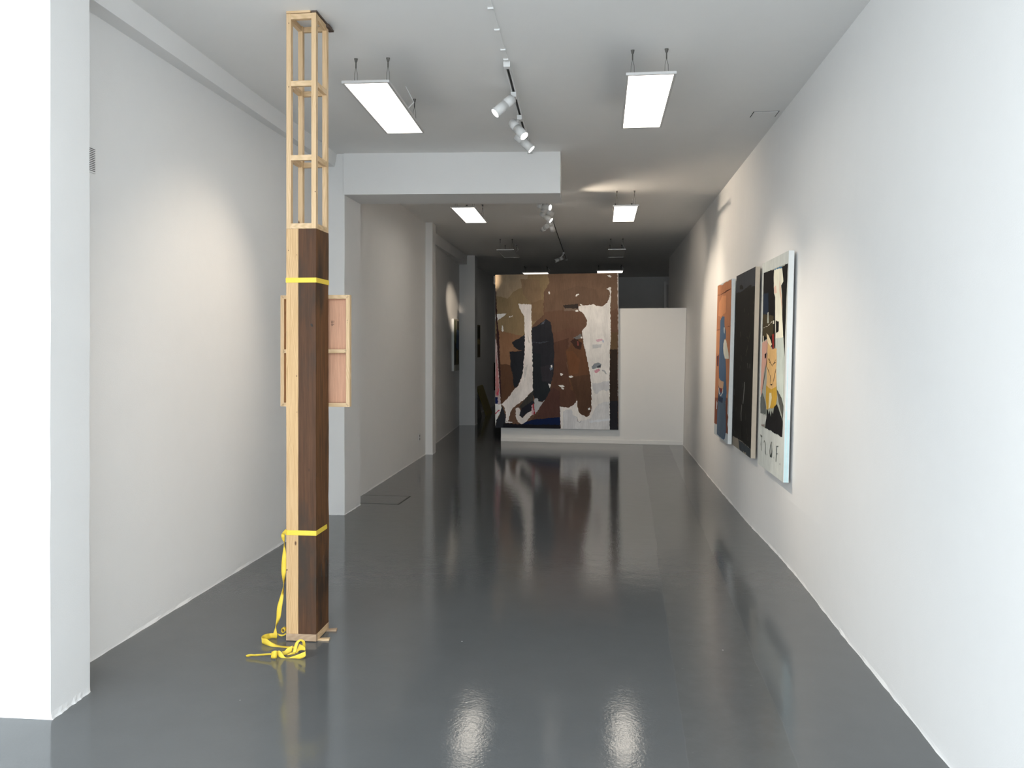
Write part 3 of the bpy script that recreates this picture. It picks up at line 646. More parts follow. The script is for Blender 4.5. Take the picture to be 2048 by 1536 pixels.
FIELD=dict(O=(1.2776, 6.92, 0.636),U=(0.0, -1.0, 0.0),V=(0.02459, 0.0, 0.9997),W=0.943,H=1.633,polys=[
((0.5936,0.6226,0.5953),[(0.0,1.633),(0.943,1.633),(0.943,0.0),(0.0,0.0)]),
((0.3807,0.4038,0.3546),[(0.058,1.551),(0.923,1.546),(0.914,1.401),(0.903,1.159),(0.896,0.887),(0.901,0.595),(0.894,0.426),(0.881,0.312),(0.784,0.314),(0.611,0.311),(0.52,0.319),(0.266,0.318),(0.097,0.322),(0.071,0.414),(0.06,0.986)]),
((0.01,0.0094,0.0091),[(0.058,1.551),(0.461,1.545),(0.494,1.344),(0.524,1.324),(0.56,0.961),(0.475,0.936),(0.3,1.018),(0.063,0.993)]),
((0.0113,0.0107,0.0103),[(0.729,1.537),(0.925,1.546),(0.914,1.401),(0.903,1.275),(0.903,1.159),(0.892,1.032),(0.899,0.884),(0.837,1.015),(0.787,1.163),(0.755,1.341),(0.717,1.403),(0.786,1.422),(0.767,1.471)]),
((0.85,0.8321,0.6895),[(0.461,1.538),(0.735,1.532),(0.793,1.428),(0.722,1.403),(0.756,1.33),(0.787,1.163),(0.827,1.038),(0.851,0.986),(0.585,0.998),(0.542,1.17),(0.524,1.33),(0.478,1.358),(0.452,1.484)]),
((0.7846,0.531,0.397),[(0.664,1.449),(0.71,1.392),(0.761,1.282),(0.775,1.204),(0.735,1.283),(0.672,1.37)]),
((0.8156,0.5823,0.4659),[(0.468,1.408),(0.544,1.415),(0.577,1.358),(0.493,1.357)]),
((0.5616,0.6295,0.5815),[(0.583,1.016),(0.836,1.027),(0.887,0.893),(0.881,0.652),(0.885,0.501),(0.76,0.527),(0.668,0.641),(0.627,0.759),(0.628,0.853)]),
((0.0078,0.0072,0.0079),[(0.57,1.151),(0.674,1.142),(0.676,1.07),(0.579,1.053)]),
((0.0078,0.0072,0.0079),[(0.487,1.357),(0.518,1.331),(0.559,0.943),(0.536,0.943)]),
((0.053,0.1937,0.3702),[(0.475,1.545),(0.721,1.542),(0.741,1.53),(0.476,1.539)]),
((0.0172,0.0282,0.051),[(0.071,1.381),(0.268,1.376),(0.289,1.209),(0.085,1.216)]),
((0.063,0.0497,0.0261),[(0.078,1.216),(0.48,1.19),(0.494,1.048),(0.361,1.03),(0.086,1.039)]),
((0.2965,0.0329,0.024),[(0.449,1.048),(0.513,1.054),(0.531,0.937),(0.474,0.943)]),
((0.6607,0.6295,0.5154),[(0.102,1.106),(0.266,1.112),(0.444,1.147),(0.436,1.149),(0.255,1.116),(0.098,1.108)]),
((0.5007,0.531,0.454),[(0.251,1.223),(0.297,1.225),(0.314,1.138),(0.252,1.14)]),
((0.7321,0.7007,0.5815),[(0.469,1.153),(0.509,1.155),(0.512,1.128),(0.471,1.128)]),
((0.6266,0.3625,0.287),[(0.07,0.986),(0.263,1.008),(0.305,0.967),(0.254,0.903),(0.283,0.859),(0.168,0.744),(0.137,0.639),(0.109,0.579),(0.07,0.557),(0.045,0.608),(0.074,0.855)]),
((0.8313,0.7532,0.5815),[(0.093,1.039),(0.125,1.045),(0.136,0.999),(0.104,0.986)]),
((0.8472,0.7007,0.454),[(0.24,1.063),(0.329,1.037),(0.456,0.974),(0.368,0.948),(0.263,1.012)]),
((0.7395,0.4706,0.2046),[(0.303,0.986),(0.367,0.967),(0.46,0.936),(0.627,0.943),(0.636,0.865),(0.633,0.784),(0.654,0.67),(0.642,0.621),(0.272,0.601),(0.294,0.716),(0.274,0.798)]),
((0.6001,0.3625,0.0544),[(0.274,0.652),(0.458,0.63),(0.655,0.664),(0.681,0.581),(0.652,0.526),(0.576,0.496),(0.317,0.468),(0.271,0.544)]),
((0.7846,0.6934,0.454),[(0.4,0.596),(0.475,0.606),(0.5,0.57),(0.441,0.492),(0.386,0.476)]),
((0.0994,0.0632,0.024),[(0.34,0.866),(0.418,0.829),(0.492,0.805),(0.618,0.858),(0.609,0.859),(0.483,0.808),(0.433,0.831),(0.35,0.867)]),
((0.031,0.0219,0.0147),[(0.325,0.859),(0.371,0.834),(0.472,0.817),(0.613,0.839),(0.607,0.841),(0.471,0.821),(0.387,0.837),(0.336,0.86)]),
((0.0595,0.0329,0.019),[(0.281,0.798),(0.361,0.756),(0.415,0.733),(0.442,0.672),(0.452,0.673),(0.431,0.734),(0.377,0.758),(0.291,0.799)]),
((0.0595,0.0329,0.019),[(0.62,0.79),(0.572,0.746),(0.547,0.702),(0.495,0.666),(0.504,0.666),(0.563,0.702),(0.588,0.746),(0.629,0.789)]),
((0.0126,0.0094,0.0091),[(0.432,0.672),(0.499,0.674),(0.491,0.661),(0.449,0.66)]),
((0.0994,0.0466,0.0296),[(0.29,0.903),(0.254,0.807),(0.182,0.712),(0.127,0.613),(0.138,0.613),(0.2,0.713),(0.271,0.807),(0.3,0.903)]),
((0.0113,0.0094,0.0091),[(0.19,0.896),(0.253,0.909),(0.25,0.871),(0.2,0.86)]),
((0.0126,0.012,0.0131),[(0.317,0.471),(0.366,0.462),(0.4,0.433),(0.437,0.467),(0.479,0.421),(0.51,0.473),(0.56,0.452),(0.59,0.503),(0.688,0.534),(0.764,0.492),(0.894,0.426),(0.883,0.313),(0.784,0.314),(0.675,0.316),(0.611,0.312),(0.526,0.32),(0.427,0.318),(0.273,0.318),(0.323,0.408)]),
((0.0949,0.096,0.086),[(0.668,0.641),(0.758,0.539),(0.892,0.444),(0.9,0.537),(0.835,0.591)]),
((0.1346,0.1486,0.1439),[(0.06,0.544),(0.125,0.587),(0.205,0.553),(0.284,0.481),(0.288,0.431),(0.075,0.414)]),
((0.5616,0.5692,0.5413),[(0.075,0.417),(0.322,0.418),(0.318,0.395),(0.27,0.347),(0.097,0.324)]),
((0.2965,0.2302,0.2121),[(0.113,0.33),(0.248,0.334),(0.265,0.326),(0.148,0.322)]),
((0.1826,0.1937,0.183),[(0.089,0.247),(0.155,0.247),(0.18,0.238),(0.119,0.23)]),
((0.1041,0.1154,0.1102),[(0.134,0.233),(0.122,0.172),(0.151,0.123),(0.161,0.124),(0.139,0.174),(0.144,0.234)]),
((0.1041,0.1154,0.1102),[(0.245,0.217),(0.289,0.203),(0.314,0.112),(0.324,0.113),(0.305,0.205),(0.253,0.219)]),
((0.1041,0.1154,0.1102),[(0.254,0.216),(0.233,0.197),(0.242,0.198),(0.264,0.216)]),
((0.1041,0.1154,0.1102),[(0.53,0.239),(0.492,0.213),(0.473,0.162),(0.49,0.12),(0.554,0.123),(0.561,0.172),(0.539,0.24),(0.53,0.239),(0.546,0.17),(0.539,0.122),(0.504,0.123),(0.488,0.164),(0.507,0.215),(0.538,0.239)]),
((0.1041,0.1154,0.1102),[(0.703,0.231),(0.702,0.165),(0.699,0.111),(0.708,0.112),(0.716,0.167),(0.712,0.232)]),
((0.1041,0.1154,0.1102),[(0.709,0.223),(0.782,0.235),(0.78,0.237),(0.707,0.225)]),
((0.1041,0.1154,0.1102),[(0.705,0.167),(0.772,0.181),(0.769,0.182),(0.701,0.169)]),
((0.1041,0.1154,0.1102),[(0.378,0.126),(0.372,0.116),(0.382,0.117),(0.387,0.127)]),
((0.1041,0.1154,0.1102),[(0.625,0.136),(0.621,0.125),(0.629,0.126),(0.634,0.137)]),
((0.1041,0.1154,0.1102),[(0.836,0.12),(0.837,0.108),(0.845,0.109),(0.844,0.121)])])
ART_BLACK=dict(O=(1.2776, 8.2235, 0.6349),U=(0.0, -1.0, 0.0),V=(0.02459, 0.0, 0.9997),W=0.994,H=1.64,polys=[
((0.263,0.2379,0.1972),[(0.0,1.64),(0.994,1.64),(0.994,0.0),(0.0,0.0)]),
((0.0107,0.0107,0.0097),[(0.0,1.64),(0.991,1.64),(0.994,1.508),(0.994,1.286),(0.994,1.052),(0.994,0.817),(0.99,0.721),(0.993,0.574),(0.979,0.308),(0.976,0.081),(0.756,0.085),(0.54,0.091),(0.313,0.091),(0.0,0.087)]),
((0.0468,0.0513,0.0615),[(0.0,1.64),(0.991,1.64),(0.994,1.508),(0.994,1.473),(0.847,1.477),(0.613,1.49),(0.438,1.477),(0.255,1.469),(0.0,1.478)]),
((0.0078,0.0077,0.0079),[(0.201,1.531),(0.303,1.537),(0.398,1.511),(0.408,1.485),(0.213,1.498)]),
((0.0078,0.0077,0.0079),[(0.63,1.489),(0.779,1.5),(0.829,1.494),(0.821,1.476)]),
((0.0411,0.0497,0.0579),[(0.345,0.085),(0.541,0.088),(0.96,0.076),(0.97,0.004),(0.853,0.0),(0.766,0.007),(0.681,0.0),(0.589,0.0),(0.478,0.001),(0.4,0.012)]),
((0.2965,0.2704,0.2121),[(0.605,0.015),(0.678,0.01),(0.747,0.021),(0.769,0.0),(0.626,0.0)]),
((0.1826,0.1868,0.1761),[(0.588,0.636),(0.568,0.561),(0.527,0.435),(0.553,0.436),(0.609,0.563),(0.613,0.637)]),
((0.1994,0.2007,0.183),[(0.476,0.423),(0.44,0.342),(0.465,0.272),(0.48,0.273),(0.464,0.343),(0.49,0.423)]),
((0.1516,0.1486,0.1379),[(0.833,0.807),(0.839,0.765),(0.852,0.765),(0.846,0.807)]),
((0.1516,0.1486,0.1379),[(0.708,0.808),(0.752,0.763),(0.765,0.763),(0.722,0.808)]),
((0.0595,0.0596,0.051),[(0.353,0.78),(0.332,0.735),(0.344,0.735),(0.365,0.78)]),
((0.0949,0.1006,0.1001),[(0.025,0.544),(0.036,0.485),(0.054,0.486),(0.043,0.545)]),
((0.078,0.0827,0.0773),[(0.521,0.621),(0.515,0.584),(0.526,0.584),(0.533,0.622)]),
((0.0498,0.0497,0.0447),[(0.687,0.359),(0.709,0.299),(0.72,0.3),(0.698,0.359)]),
((0.078,0.0786,0.0692),[(0.827,0.164),(0.841,0.133),(0.851,0.134),(0.837,0.165)]),
((0.0666,0.0668,0.0579),[(0.056,0.159),(0.143,0.121),(0.155,0.122),(0.068,0.16)]),
((0.0498,0.0497,0.0447),[(0.171,0.376),(0.156,0.336),(0.168,0.336),(0.183,0.376)]),
((0.0439,0.0436,0.036),[(0.442,0.229),(0.45,0.111),(0.462,0.112),(0.454,0.23)]),
((0.0439,0.0436,0.036),[(0.732,0.228),(0.815,0.175),(0.825,0.176),(0.743,0.229)]),
((0.0862,0.0827,0.0615),[(0.953,1.349),(0.94,1.326),(0.951,1.325),(0.964,1.348)]),
((0.0862,0.0827,0.0615),[(0.711,1.252),(0.7,1.234),(0.712,1.233),(0.723,1.251)]),
((0.0862,0.0827,0.0615),[(0.949,1.254),(0.952,1.23),(0.963,1.23),(0.96,1.254)]),
((0.0862,0.0827,0.0615),[(0.489,1.304),(0.5,1.272),(0.513,1.272),(0.502,1.304)]),
((0.0862,0.0827,0.0615),[(0.826,1.079),(0.736,0.996),(0.748,0.995),(0.837,1.078)]),
((0.0862,0.0827,0.0615),[(0.723,0.965),(0.631,0.873),(0.644,0.873),(0.735,0.965)]),
((0.0862,0.0827,0.0615),[(0.662,1.045),(0.706,1.026),(0.717,1.026),(0.673,1.045)]),
((0.0862,0.0827,0.0615),[(0.294,1.095),(0.338,1.043),(0.351,1.043),(0.307,1.095)]),
((0.0862,0.0827,0.0615),[(0.379,0.871),(0.411,0.821),(0.424,0.821),(0.392,0.871)])])
ORANGE=dict(O=(1.2769, 9.5222, 0.6043),U=(0.0, -1.0, 0.0),V=(0.02459, 0.0, 0.9997),W=1.006,H=1.672,polys=[
((0.527,0.5798,0.6063),[(0.0,1.672),(1.006,1.672),(1.006,0.0),(0.0,0.0)]),
((0.466,0.2014,0.104),[(0.0,1.662),(0.008,1.667),(0.082,1.67),(0.179,1.669),(0.369,1.65),(0.503,1.665),(0.635,1.664),(0.803,1.668),(0.986,1.665),(1.006,1.555),(1.006,1.537),(1.004,1.526),(1.006,1.367),(1.006,1.235),(1.006,0.902),(1.004,0.749),(0.998,0.697),(0.984,0.577),(0.945,0.455),(0.934,0.304),(1.006,0.273),(0.949,0.197),(1.006,0.155),(1.003,0.102),(0.839,0.097),(0.443,0.113),(0.207,0.127),(0.0,0.115)]),
((0.6339,0.2839,0.1387),[(0.38,1.534),(0.65,1.52),(0.648,1.348),(0.308,1.309),(0.11,1.329),(0.147,1.473)]),
((0.5397,0.2489,0.1265),[(0.0,1.158),(0.249,1.16),(0.258,0.911),(0.097,0.895),(0.0,0.931)]),
((0.2317,0.079,0.0478),[(0.0,0.411),(0.272,0.418),(0.241,0.264),(0.23,0.13),(0.0,0.115)]),
((0.2016,0.0628,0.0383),[(0.812,0.455),(0.945,0.455),(0.934,0.304),(1.006,0.273),(0.949,0.197),(1.006,0.155),(1.003,0.102),(0.847,0.098)]),
((0.1255,0.0425,0.0275),[(0.0,1.557),(0.291,1.552),(0.611,1.558),(0.695,1.568),(1.001,1.568),(0.995,1.571),(0.681,1.573),(0.593,1.564),(0.278,1.558),(0.0,1.56)]),
((0.1673,0.0628,0.0413),[(0.0,1.168),(0.274,1.169),(0.271,1.172),(0.0,1.17)]),
((0.1673,0.0628,0.0413),[(0.754,1.191),(0.949,1.189),(1.006,1.199),(1.006,1.201),(0.941,1.193),(0.752,1.194)]),
((0.1255,0.0425,0.0413),[(0.073,0.873),(0.24,0.889),(0.222,0.768),(0.119,0.766)]),
((0.0776,0.1378,0.2348),[(0.333,1.29),(0.449,1.311),(0.586,1.301),(0.597,1.204),(0.692,1.154),(0.711,1.071),(0.591,1.051),(0.544,0.982),(0.585,0.906),(0.728,0.852),(0.777,0.744),(0.786,0.661),(0.858,0.505),(0.805,0.418),(0.878,0.12),(0.814,0.036),(0.723,0.009),(0.454,0.014),(0.228,0.017),(0.217,0.262),(0.251,0.391),(0.265,0.481),(0.294,0.647),(0.265,0.733),(0.259,0.896),(0.266,1.039),(0.281,1.181),(0.274,1.26)]),
((0.0951,0.1408,0.2021),[(0.228,0.39),(0.804,0.424),(0.833,0.298),(0.865,0.149),(0.763,0.032),(0.545,0.015),(0.237,0.023)]),
((0.0293,0.0456,0.0888),[(0.265,0.481),(0.315,0.445),(0.625,0.44),(0.568,0.382),(0.251,0.391)]),
((0.677,0.681,0.5916),[(0.549,1.017),(0.658,1.063),(0.749,1.043),(0.823,0.982),(0.917,0.921),(0.955,0.86),(0.682,0.858),(0.594,0.906),(0.545,0.968)]),
((0.5526,0.3516,0.2348),[(0.249,0.64),(0.431,0.62),(0.647,0.614),(0.595,0.519),(0.51,0.503),(0.328,0.534),(0.265,0.57)]),
((0.2016,0.0396,0.0326),[(0.342,0.535),(0.563,0.537),(0.511,0.491),(0.437,0.488)]),
((0.7681,0.7753,0.7486),[(0.269,0.532),(0.312,0.476),(0.462,0.453),(0.606,0.494),(0.61,0.532),(0.584,0.531),(0.564,0.494),(0.454,0.459),(0.357,0.479),(0.297,0.533)]),
((0.8081,0.8422,0.7913),[(0.562,1.19),(0.608,1.186),(0.625,1.113),(0.578,1.134)]),
((0.5526,0.6364,0.7155),[(0.143,0.386),(0.212,0.364),(0.19,0.293),(0.143,0.29)])])
TAIL=[((-1.6884,4.306,0.6036),(-1.6884,4.306,0.5766)),((-1.7006,4.325,0.6023),(-1.7029,4.325,0.5773)),((-1.7181,4.335,0.5869),(-1.7139,4.335,0.568)),((-1.734,4.35,0.5681),(-1.7147,4.35,0.5713)),((-1.7348,4.35,0.5544),(-1.7156,4.35,0.5549)),((-1.7323,4.36,0.5344),(-1.7195,4.36,0.532)),((-1.7192,4.35,0.5207),(-1.7272,4.376,0.5129)),((-1.7235,4.35,0.4878),(-1.7113,4.35,0.4881)),((-1.7226,4.33,0.4465),(-1.6984,4.33,0.4526)),((-1.7266,4.33,0.3919),(-1.6981,4.33,0.3982)),((-1.7246,4.33,0.3512),(-1.7034,4.33,0.3518)),((-1.7221,4.34,0.3158),(-1.7204,4.36,0.3101)),((-1.7147,4.33,0.2943),(-1.7227,4.356,0.2866)),((-1.7246,4.33,0.2587),(-1.7218,4.35,0.2528)),((-1.7373,4.33,0.2202),(-1.7156,4.33,0.2263)),((-1.7468,4.32,0.1767),(-1.7192,4.32,0.1831)),((-1.7502,4.32,0.1277),(-1.7268,4.32,0.1285)),((-1.753,4.32,0.0977),(-1.7449,4.335,0.093)),((-1.7509,4.31,0.0795),(-1.7563,4.335,0.0708)),((-1.7574,4.31,0.0575),(-1.7461,4.31,0.058)),((-1.7554,4.29,0.0483),(-1.7338,4.29,0.0437))]
FLOORLOOP=[((-1.7514,4.337,0.0281),(-1.7556,4.337,0.002)),((-1.7651,4.338,0.0302),(-1.7603,4.338,0.002)),((-1.7836,4.3395,0.0293),(-1.7751,4.3395,0.002)),((-1.7977,4.3367,0.0281),(-1.7867,4.3367,0.002)),((-1.8067,4.3135,0.0328),(-1.7954,4.3135,0.002)),((-1.8152,4.2935,0.0327),(-1.804,4.2935,0.002)),((-1.8086,4.2595,0.0349),(-1.8047,4.2595,0.002)),((-1.8036,4.2561,0.0301),(-1.8022,4.2561,0.002)),((-1.7746,4.2413,0.0334),(-1.7798,4.2413,0.002)),((-1.7316,4.2292,0.016),(-1.7374,4.2172,0.002)),((-1.694,4.2359,0.002),(-1.6934,4.2139,0.002)),((-1.6481,4.2314,0.002),(-1.6388,4.2074,0.002)),((-1.6096,4.2241,0.005),(-1.602,4.2041,0.002))]
KNOTA=[((-1.5864,4.13,0.045),(-1.5911,4.13,0.0139)),((-1.6023,4.125,0.0381),(-1.5945,4.125,0.0118)),((-1.6135,4.12,0.0319),(-1.603,4.12,0.0083)),((-1.6226,4.11,0.0226),(-1.6174,4.11,0.0026)),((-1.6317,4.1,0.0246),(-1.6239,4.1,0.0073))]
KNOTB=[((-1.5795,4.11,0.0167),(-1.5626,4.11,0.0174)),((-1.5772,4.114,0.0279),(-1.5589,4.114,0.0287)),((-1.5735,4.118,0.0468),(-1.5552,4.118,0.05)),((-1.5672,4.122,0.0645),(-1.5502,4.122,0.0652)),((-1.5569,4.126,0.0749),(-1.5452,4.126,0.0695)),((-1.5467,4.13,0.0781),(-1.5433,4.13,0.0694)),((-1.5351,4.134,0.0764),(-1.5398,4.134,0.0663)),((-1.5248,4.138,0.0668),(-1.5371,4.138,0.0582)),((-1.5223,4.142,0.0489),(-1.5375,4.142,0.0458)),((-1.5248,4.146,0.0284),(-1.5408,4.146,0.0303))]
KNOTC=[((-1.5412,4.105,0.0616),(-1.5607,4.105,0.0168)),((-1.5328,4.093,0.0675),(-1.5496,4.093,0.0217)),((-1.518,4.081,0.0668),(-1.5335,4.081,0.038)),((-1.5032,4.069,0.066),(-1.5148,4.069,0.0464)),((-1.4916,4.057,0.0597),(-1.4924,4.057,0.0497))]
KNOTD=[((-1.4964,4.07,0.0448),(-1.4953,4.07,0.0324)),((-1.4984,4.07,0.0397),(-1.4964,4.07,0.0149)),((-1.519,4.07,0.0302),(-1.5216,4.07,0.002)),((-1.5371,4.07,0.022),(-1.55,4.07,0.002)),((-1.5629,4.07,0.0122),(-1.568,4.07,0.002)),((-1.5835,4.07,0.0052),(-1.5939,4.07,0.002)),((-1.6016,4.07,0.0057),(-1.6223,4.07,0.002)),((-1.612,4.07,0.0177),(-1.6379,4.07,0.0092)),((-1.6223,4.07,0.0323),(-1.6451,4.07,0.0239)),((-1.6353,4.07,0.0393),(-1.6477,4.07,0.0338))]
KNOTE=[((-1.6121,4.11,0.002),(-1.603,4.11,0.002)),((-1.5899,4.12,0.0121),(-1.5873,4.12,0.0021)),((-1.5715,4.13,0.0106),(-1.5715,4.13,0.002))]
WRAP=[((-1.6716,4.07,0.0329),(-1.6755,4.07,0.002)),((-1.6701,4.06,0.0354),(-1.674,4.06,0.0028)),((-1.6556,4.05,0.0439),(-1.6582,4.05,0.0054)),((-1.6453,4.05,0.0455),(-1.6474,4.05,0.0064)),((-1.6395,4.06,0.0403),(-1.6437,4.06,0.004)),((-1.6477,4.075,0.032),(-1.6508,4.075,0.002))]
TWIST=[((-1.8056,4.055,0.0136),(-1.8048,4.062,0.0025)),((-1.7952,4.055,0.0173),(-1.7957,4.062,0.0034)),((-1.777,4.055,0.0205),(-1.7787,4.062,0.0078)),((-1.7614,4.055,0.0194),(-1.7644,4.062,0.0084)),((-1.7458,4.055,0.0217),(-1.7488,4.062,0.009)),((-1.7276,4.055,0.0232),(-1.7306,4.062,0.0122)),((-1.7095,4.055,0.0257),(-1.7124,4.062,0.0137)),((-1.6913,4.055,0.0276),(-1.6942,4.062,0.0162)),((-1.6706,4.055,0.029),(-1.6722,4.062,0.0178))]
CURL=[((-1.7259,4.34,0.0532),(-1.727,4.365,0.051)),((-1.7232,4.34,0.0552),(-1.7243,4.365,0.0531)),((-1.7201,4.34,0.0556),(-1.7211,4.365,0.0535)),((-1.717,4.34,0.0543),(-1.718,4.365,0.0521)),((-1.7146,4.34,0.0513),(-1.7156,4.365,0.0492)),((-1.7133,4.34,0.0472),(-1.7143,4.365,0.045)),((-1.7135,4.34,0.0426),(-1.7144,4.365,0.0403)),((-1.7151,4.34,0.0382),(-1.7161,4.365,0.036)),((-1.718,4.34,0.035),(-1.719,4.365,0.0327)),((-1.7218,4.34,0.0335),(-1.7228,4.365,0.0313)),((-1.7257,4.34,0.0342),(-1.7268,4.365,0.0319)),((-1.7291,4.34,0.037),(-1.7302,4.365,0.0348)),((-1.7314,4.34,0.0415),(-1.7325,4.365,0.0393)),((-1.732,4.34,0.047),(-1.7331,4.365,0.0448)),((-1.7308,4.34,0.0526),(-1.7319,4.365,0.0504)),((-1.7279,4.34,0.0572),(-1.729,4.365,0.0551)),((-1.7238,4.34,0.06),(-1.7249,4.365,0.0579)),((-1.7191,4.34,0.0604),(-1.7201,4.365,0.0582)),((-1.7147,4.34,0.0582),(-1.7157,4.365,0.056)),((-1.7113,4.34,0.0537),(-1.7122,4.365,0.0515)),((-1.7096,4.34,0.0476),(-1.7106,4.365,0.0454)),((-1.71,4.34,0.0409),(-1.711,4.365,0.0387))]
CURLTAIL=[((-1.748,4.33,0.0323),(-1.7398,4.33,0.0193)),((-1.7315,4.33,0.0276),(-1.726,4.33,0.0177)),((-1.7189,4.34,0.0246),(-1.7162,4.34,0.0172)),((-1.7091,4.35,0.0295),(-1.7057,4.35,0.0237))]

ribbon('hanging_end', TAIL, st); ribbon('floor_loop', FLOORLOOP, st); 
for d_ in (KNOTA, KNOTB, KNOTC, KNOTD, KNOTE, WRAP): ribbon('knot_band', d_, st)
ribbon('curled_band', CURL, st, 3); ribbon('curled_band', CURLTAIL, st, 3); ribbon('twisted_tip', TWIST, st)

# ------------------------------------------------------------------ paintings
def rough_poly(pts, W, H, amp, r, seg):
    out = []
    for (u0, v0), (u1, v1) in zip(pts, pts[1:] + pts[:1]):
        L = math.hypot(u1 - u0, v1 - v0); n = max(1, min(90, int(L / seg)))
        for i in range(n):
            t = i / n; u = u0 + (u1 - u0) * t; v = v0 + (v1 - v0) * t
            if i and L > 0:
                j = r.uniform(-1, 1) * amp; u += -(v1 - v0) / L * j; v += (u1 - u0) / L * j
            if u0 <= 0 and u1 <= 0: u = 0
            if u0 >= W and u1 >= W: u = W
            if v0 <= 0 and v1 <= 0: v = 0
            if v0 >= H and v1 >= H: v = H
            out.append((min(max(u, 0), W), min(max(v, 0), H)))
    return out
def painting(D, depth, label, edge, amp=.004, seg=.03, lay=.00012, sides=None, name='painting'):
    O, U, V = Vector(D['O']), Vector(D['U']), Vector(D['V']); N = U.cross(V).normalized(); W, H = D['W'], D['H']
    e = empty(name, O + U * W / 2, label, 'painting'); off = e.location
    r = random.Random(int(W * 1e4)); bm = bmesh.new()
    c = [O, O + U * W, O + U * W + V * H, O + V * H]; f = [bm.verts.new(p - off) for p in c]; b = [bm.verts.new(p - N * depth - off) for p in c]
    bm.faces.new(f); bm.faces.new(b[::-1])
    for i in range(4): bm.faces.new((f[i], b[i], b[(i + 1) % 4], f[(i + 1) % 4]))
    from_bm('canvas', bm, edge, e)
    bm = bmesh.new(); cl = bm.loops.layers.float_color.new('paint')
    for k, (col, pts) in enumerate(D['polys']):
        P = rough_poly(pts, W, H, amp if k else 0, r, seg); q = []
        for p in P:
            if not q or math.hypot(p[0] - q[-1][0], p[1] - q[-1][1]) > 1e-4: q.append(p)
        if len(q) > 2 and math.hypot(q[0][0] - q[-1][0], q[0][1] - q[-1][1]) < 1e-4: q.pop()
        if len(q) < 3: continue
        vs = [bm.verts.new(O + U * u + V * v + N * (.0004 + k * lay) - off) for u, v in q]
        fc = bm.faces.new(vs); fc.normal_update()
        if fc.normal.dot(N) < 0: fc.normal_flip()
        for lp in fc.loops: lp[cl] = (*col, 1)
    bmesh.ops.triangulate(bm, faces=bm.faces, ngon_method='EAR_CLIP')
    me = bpy.data.meshes.new('paint_layer'); bm.to_mesh(me); bm.free(); link('paint_layer', me, e, PAINT)
    if sides:
        bm = bmesh.new(); X = O + U * (W + .0006)
        for v0, v1, d0, d1 in sides:
            q = [X + V * v0 - N * d0, X + V * v0 - N * d1, X + V * v1 - N * d1, X + V * v1 - N * d0]
            bm.faces.new([bm.verts.new(p - off) for p in q])
        from_bm('painted_edge', bm, plain('cyan_paint', (.58, .78, .80), .6), e)
    return e
big = painting(BIG, .05, 'huge brown canvas with torn white shapes, hung on the low partition', CANVW, .007, .02)
painting(FIELD, .038, 'tall narrow painting with black field, white column and pencil letters', CANVW, .004, .025, .00008, [(0, .5, .004, .016), (0, .44, .020, .034), (.5, .95, .010, .014)])
painting(ART_BLACK, .038, 'tall almost black painting on raw linen, middle of three on the right wall', LINEN, .004, .025, .00008)
painting(ORANGE, .038, 'tall orange painting with long blue shape, farthest of three on the right wall', CANVW, .006, .02, .00008)
# small pictures on the left wall
def small(name, x, y0, y1, z0, z1, dx, label, polys, edge):
    D = dict(O=(x + dx, y0, z0), U=(0, 1, 0), V=(0, 0, 1), W=y1 - y0, H=z1 - z0, polys=polys)
    return painting(D, dx - .012, label, edge, .008, .05, .0002)
def fr(W, H, L): return [(c, [(u * W, v * H) for u, v in p]) for c, p in L]
W_, H_ = .55, .98
small('p', -2.775, 15.2, 15.2 + W_, 1.12, 1.12 + H_, .055, 'small dark painting with blue shape, spotlit on the far left wall', fr(W_, H_, [
    ((.35, .33, .27), [(0, 0), (1, 0), (1, 1), (0, 1)]), ((.05, .055, .05), [(.06, .12), (1, .12), (1, .97), (.05, .97)]), ((.16, .17, .10), [(.06, .6), (.5, .5), (.5, .97), (.05, .97)]),
    ((.30, .28, .22), [(.42, .75), (.6, .7), (.6, .97), (.45, .97)]), ((.06, .10, .18), [(.4, .45), (.9, .4), (.95, .78), (.5, .8)]), ((.14, .12, .06), [(.3, .12), (.9, .12), (.8, .4), (.45, .38)]), ((.42, .42, .38), [(0, 0), (1, 0), (1, .11), (0, .11)])]), CANVW)
small('p', -2.83, 18.45, 19.0, 1.33, 2.07, .05, 'dim framed picture on the dark wall beyond the far left column', fr(.55, .74, [
    ((.12, .09, .06), [(0, 0), (1, 0), (1, 1), (0, 1)]), ((.30, .24, .12), [(.1, .4), (.85, .4), (.85, .55), (.1, .55)]), ((.05, .045, .03), [(.1, .6), (.9, .6), (.9, .95), (.1, .95)])]), LINEN)
# bracket behind the big canvas
box('hanging_bracket', (BIG['O'][0] - .03, 13.66, 2.62), (BIG['O'][0] + .03, 13.69, 2.76), BLACK, big)

# ------------------------------------------------------------------ boards leaning in the dark, jacket, fittings
def board(y0, y1, h, lean, x, t, mat, label):
    e = bmesh.new(); X = -2.83
    P = [(x, y0, 0), (x + t, y0, 0), (x + t, y1, 0), (x, y1, 0), (X + .004, y0, h), (X + .004 + t, y0, h), (X + .004 + t, y1, h), (X + .004, y1, h)]
    vs = [e.verts.new(p) for p in P]
    for f in ((0, 3, 2, 1), (4, 5, 6, 7), (0, 1, 5, 4), (1, 2, 6, 5), (2, 3, 7, 6), (3, 0, 4, 7)): e.faces.new([vs[i] for i in f])
    return tag(from_bm('leaning_board', e, mat, bevel=.004), label, 'board', 'boards leaning in the dark corner')
board(17.7, 18.5, .62, 0, -2.70, .03, GBOARD, 'grey board leaning at the foot of the far left wall')
board(18.6, 19.5, .66, 0, -2.60, .035, YBOARD, 'mustard yellow board leaning at the foot of the far left wall')
jk = empty('jacket', (-2.62, 21.92, 1.15), 'dark jacket hanging on the dark back wall left of the big painting', 'jacket')
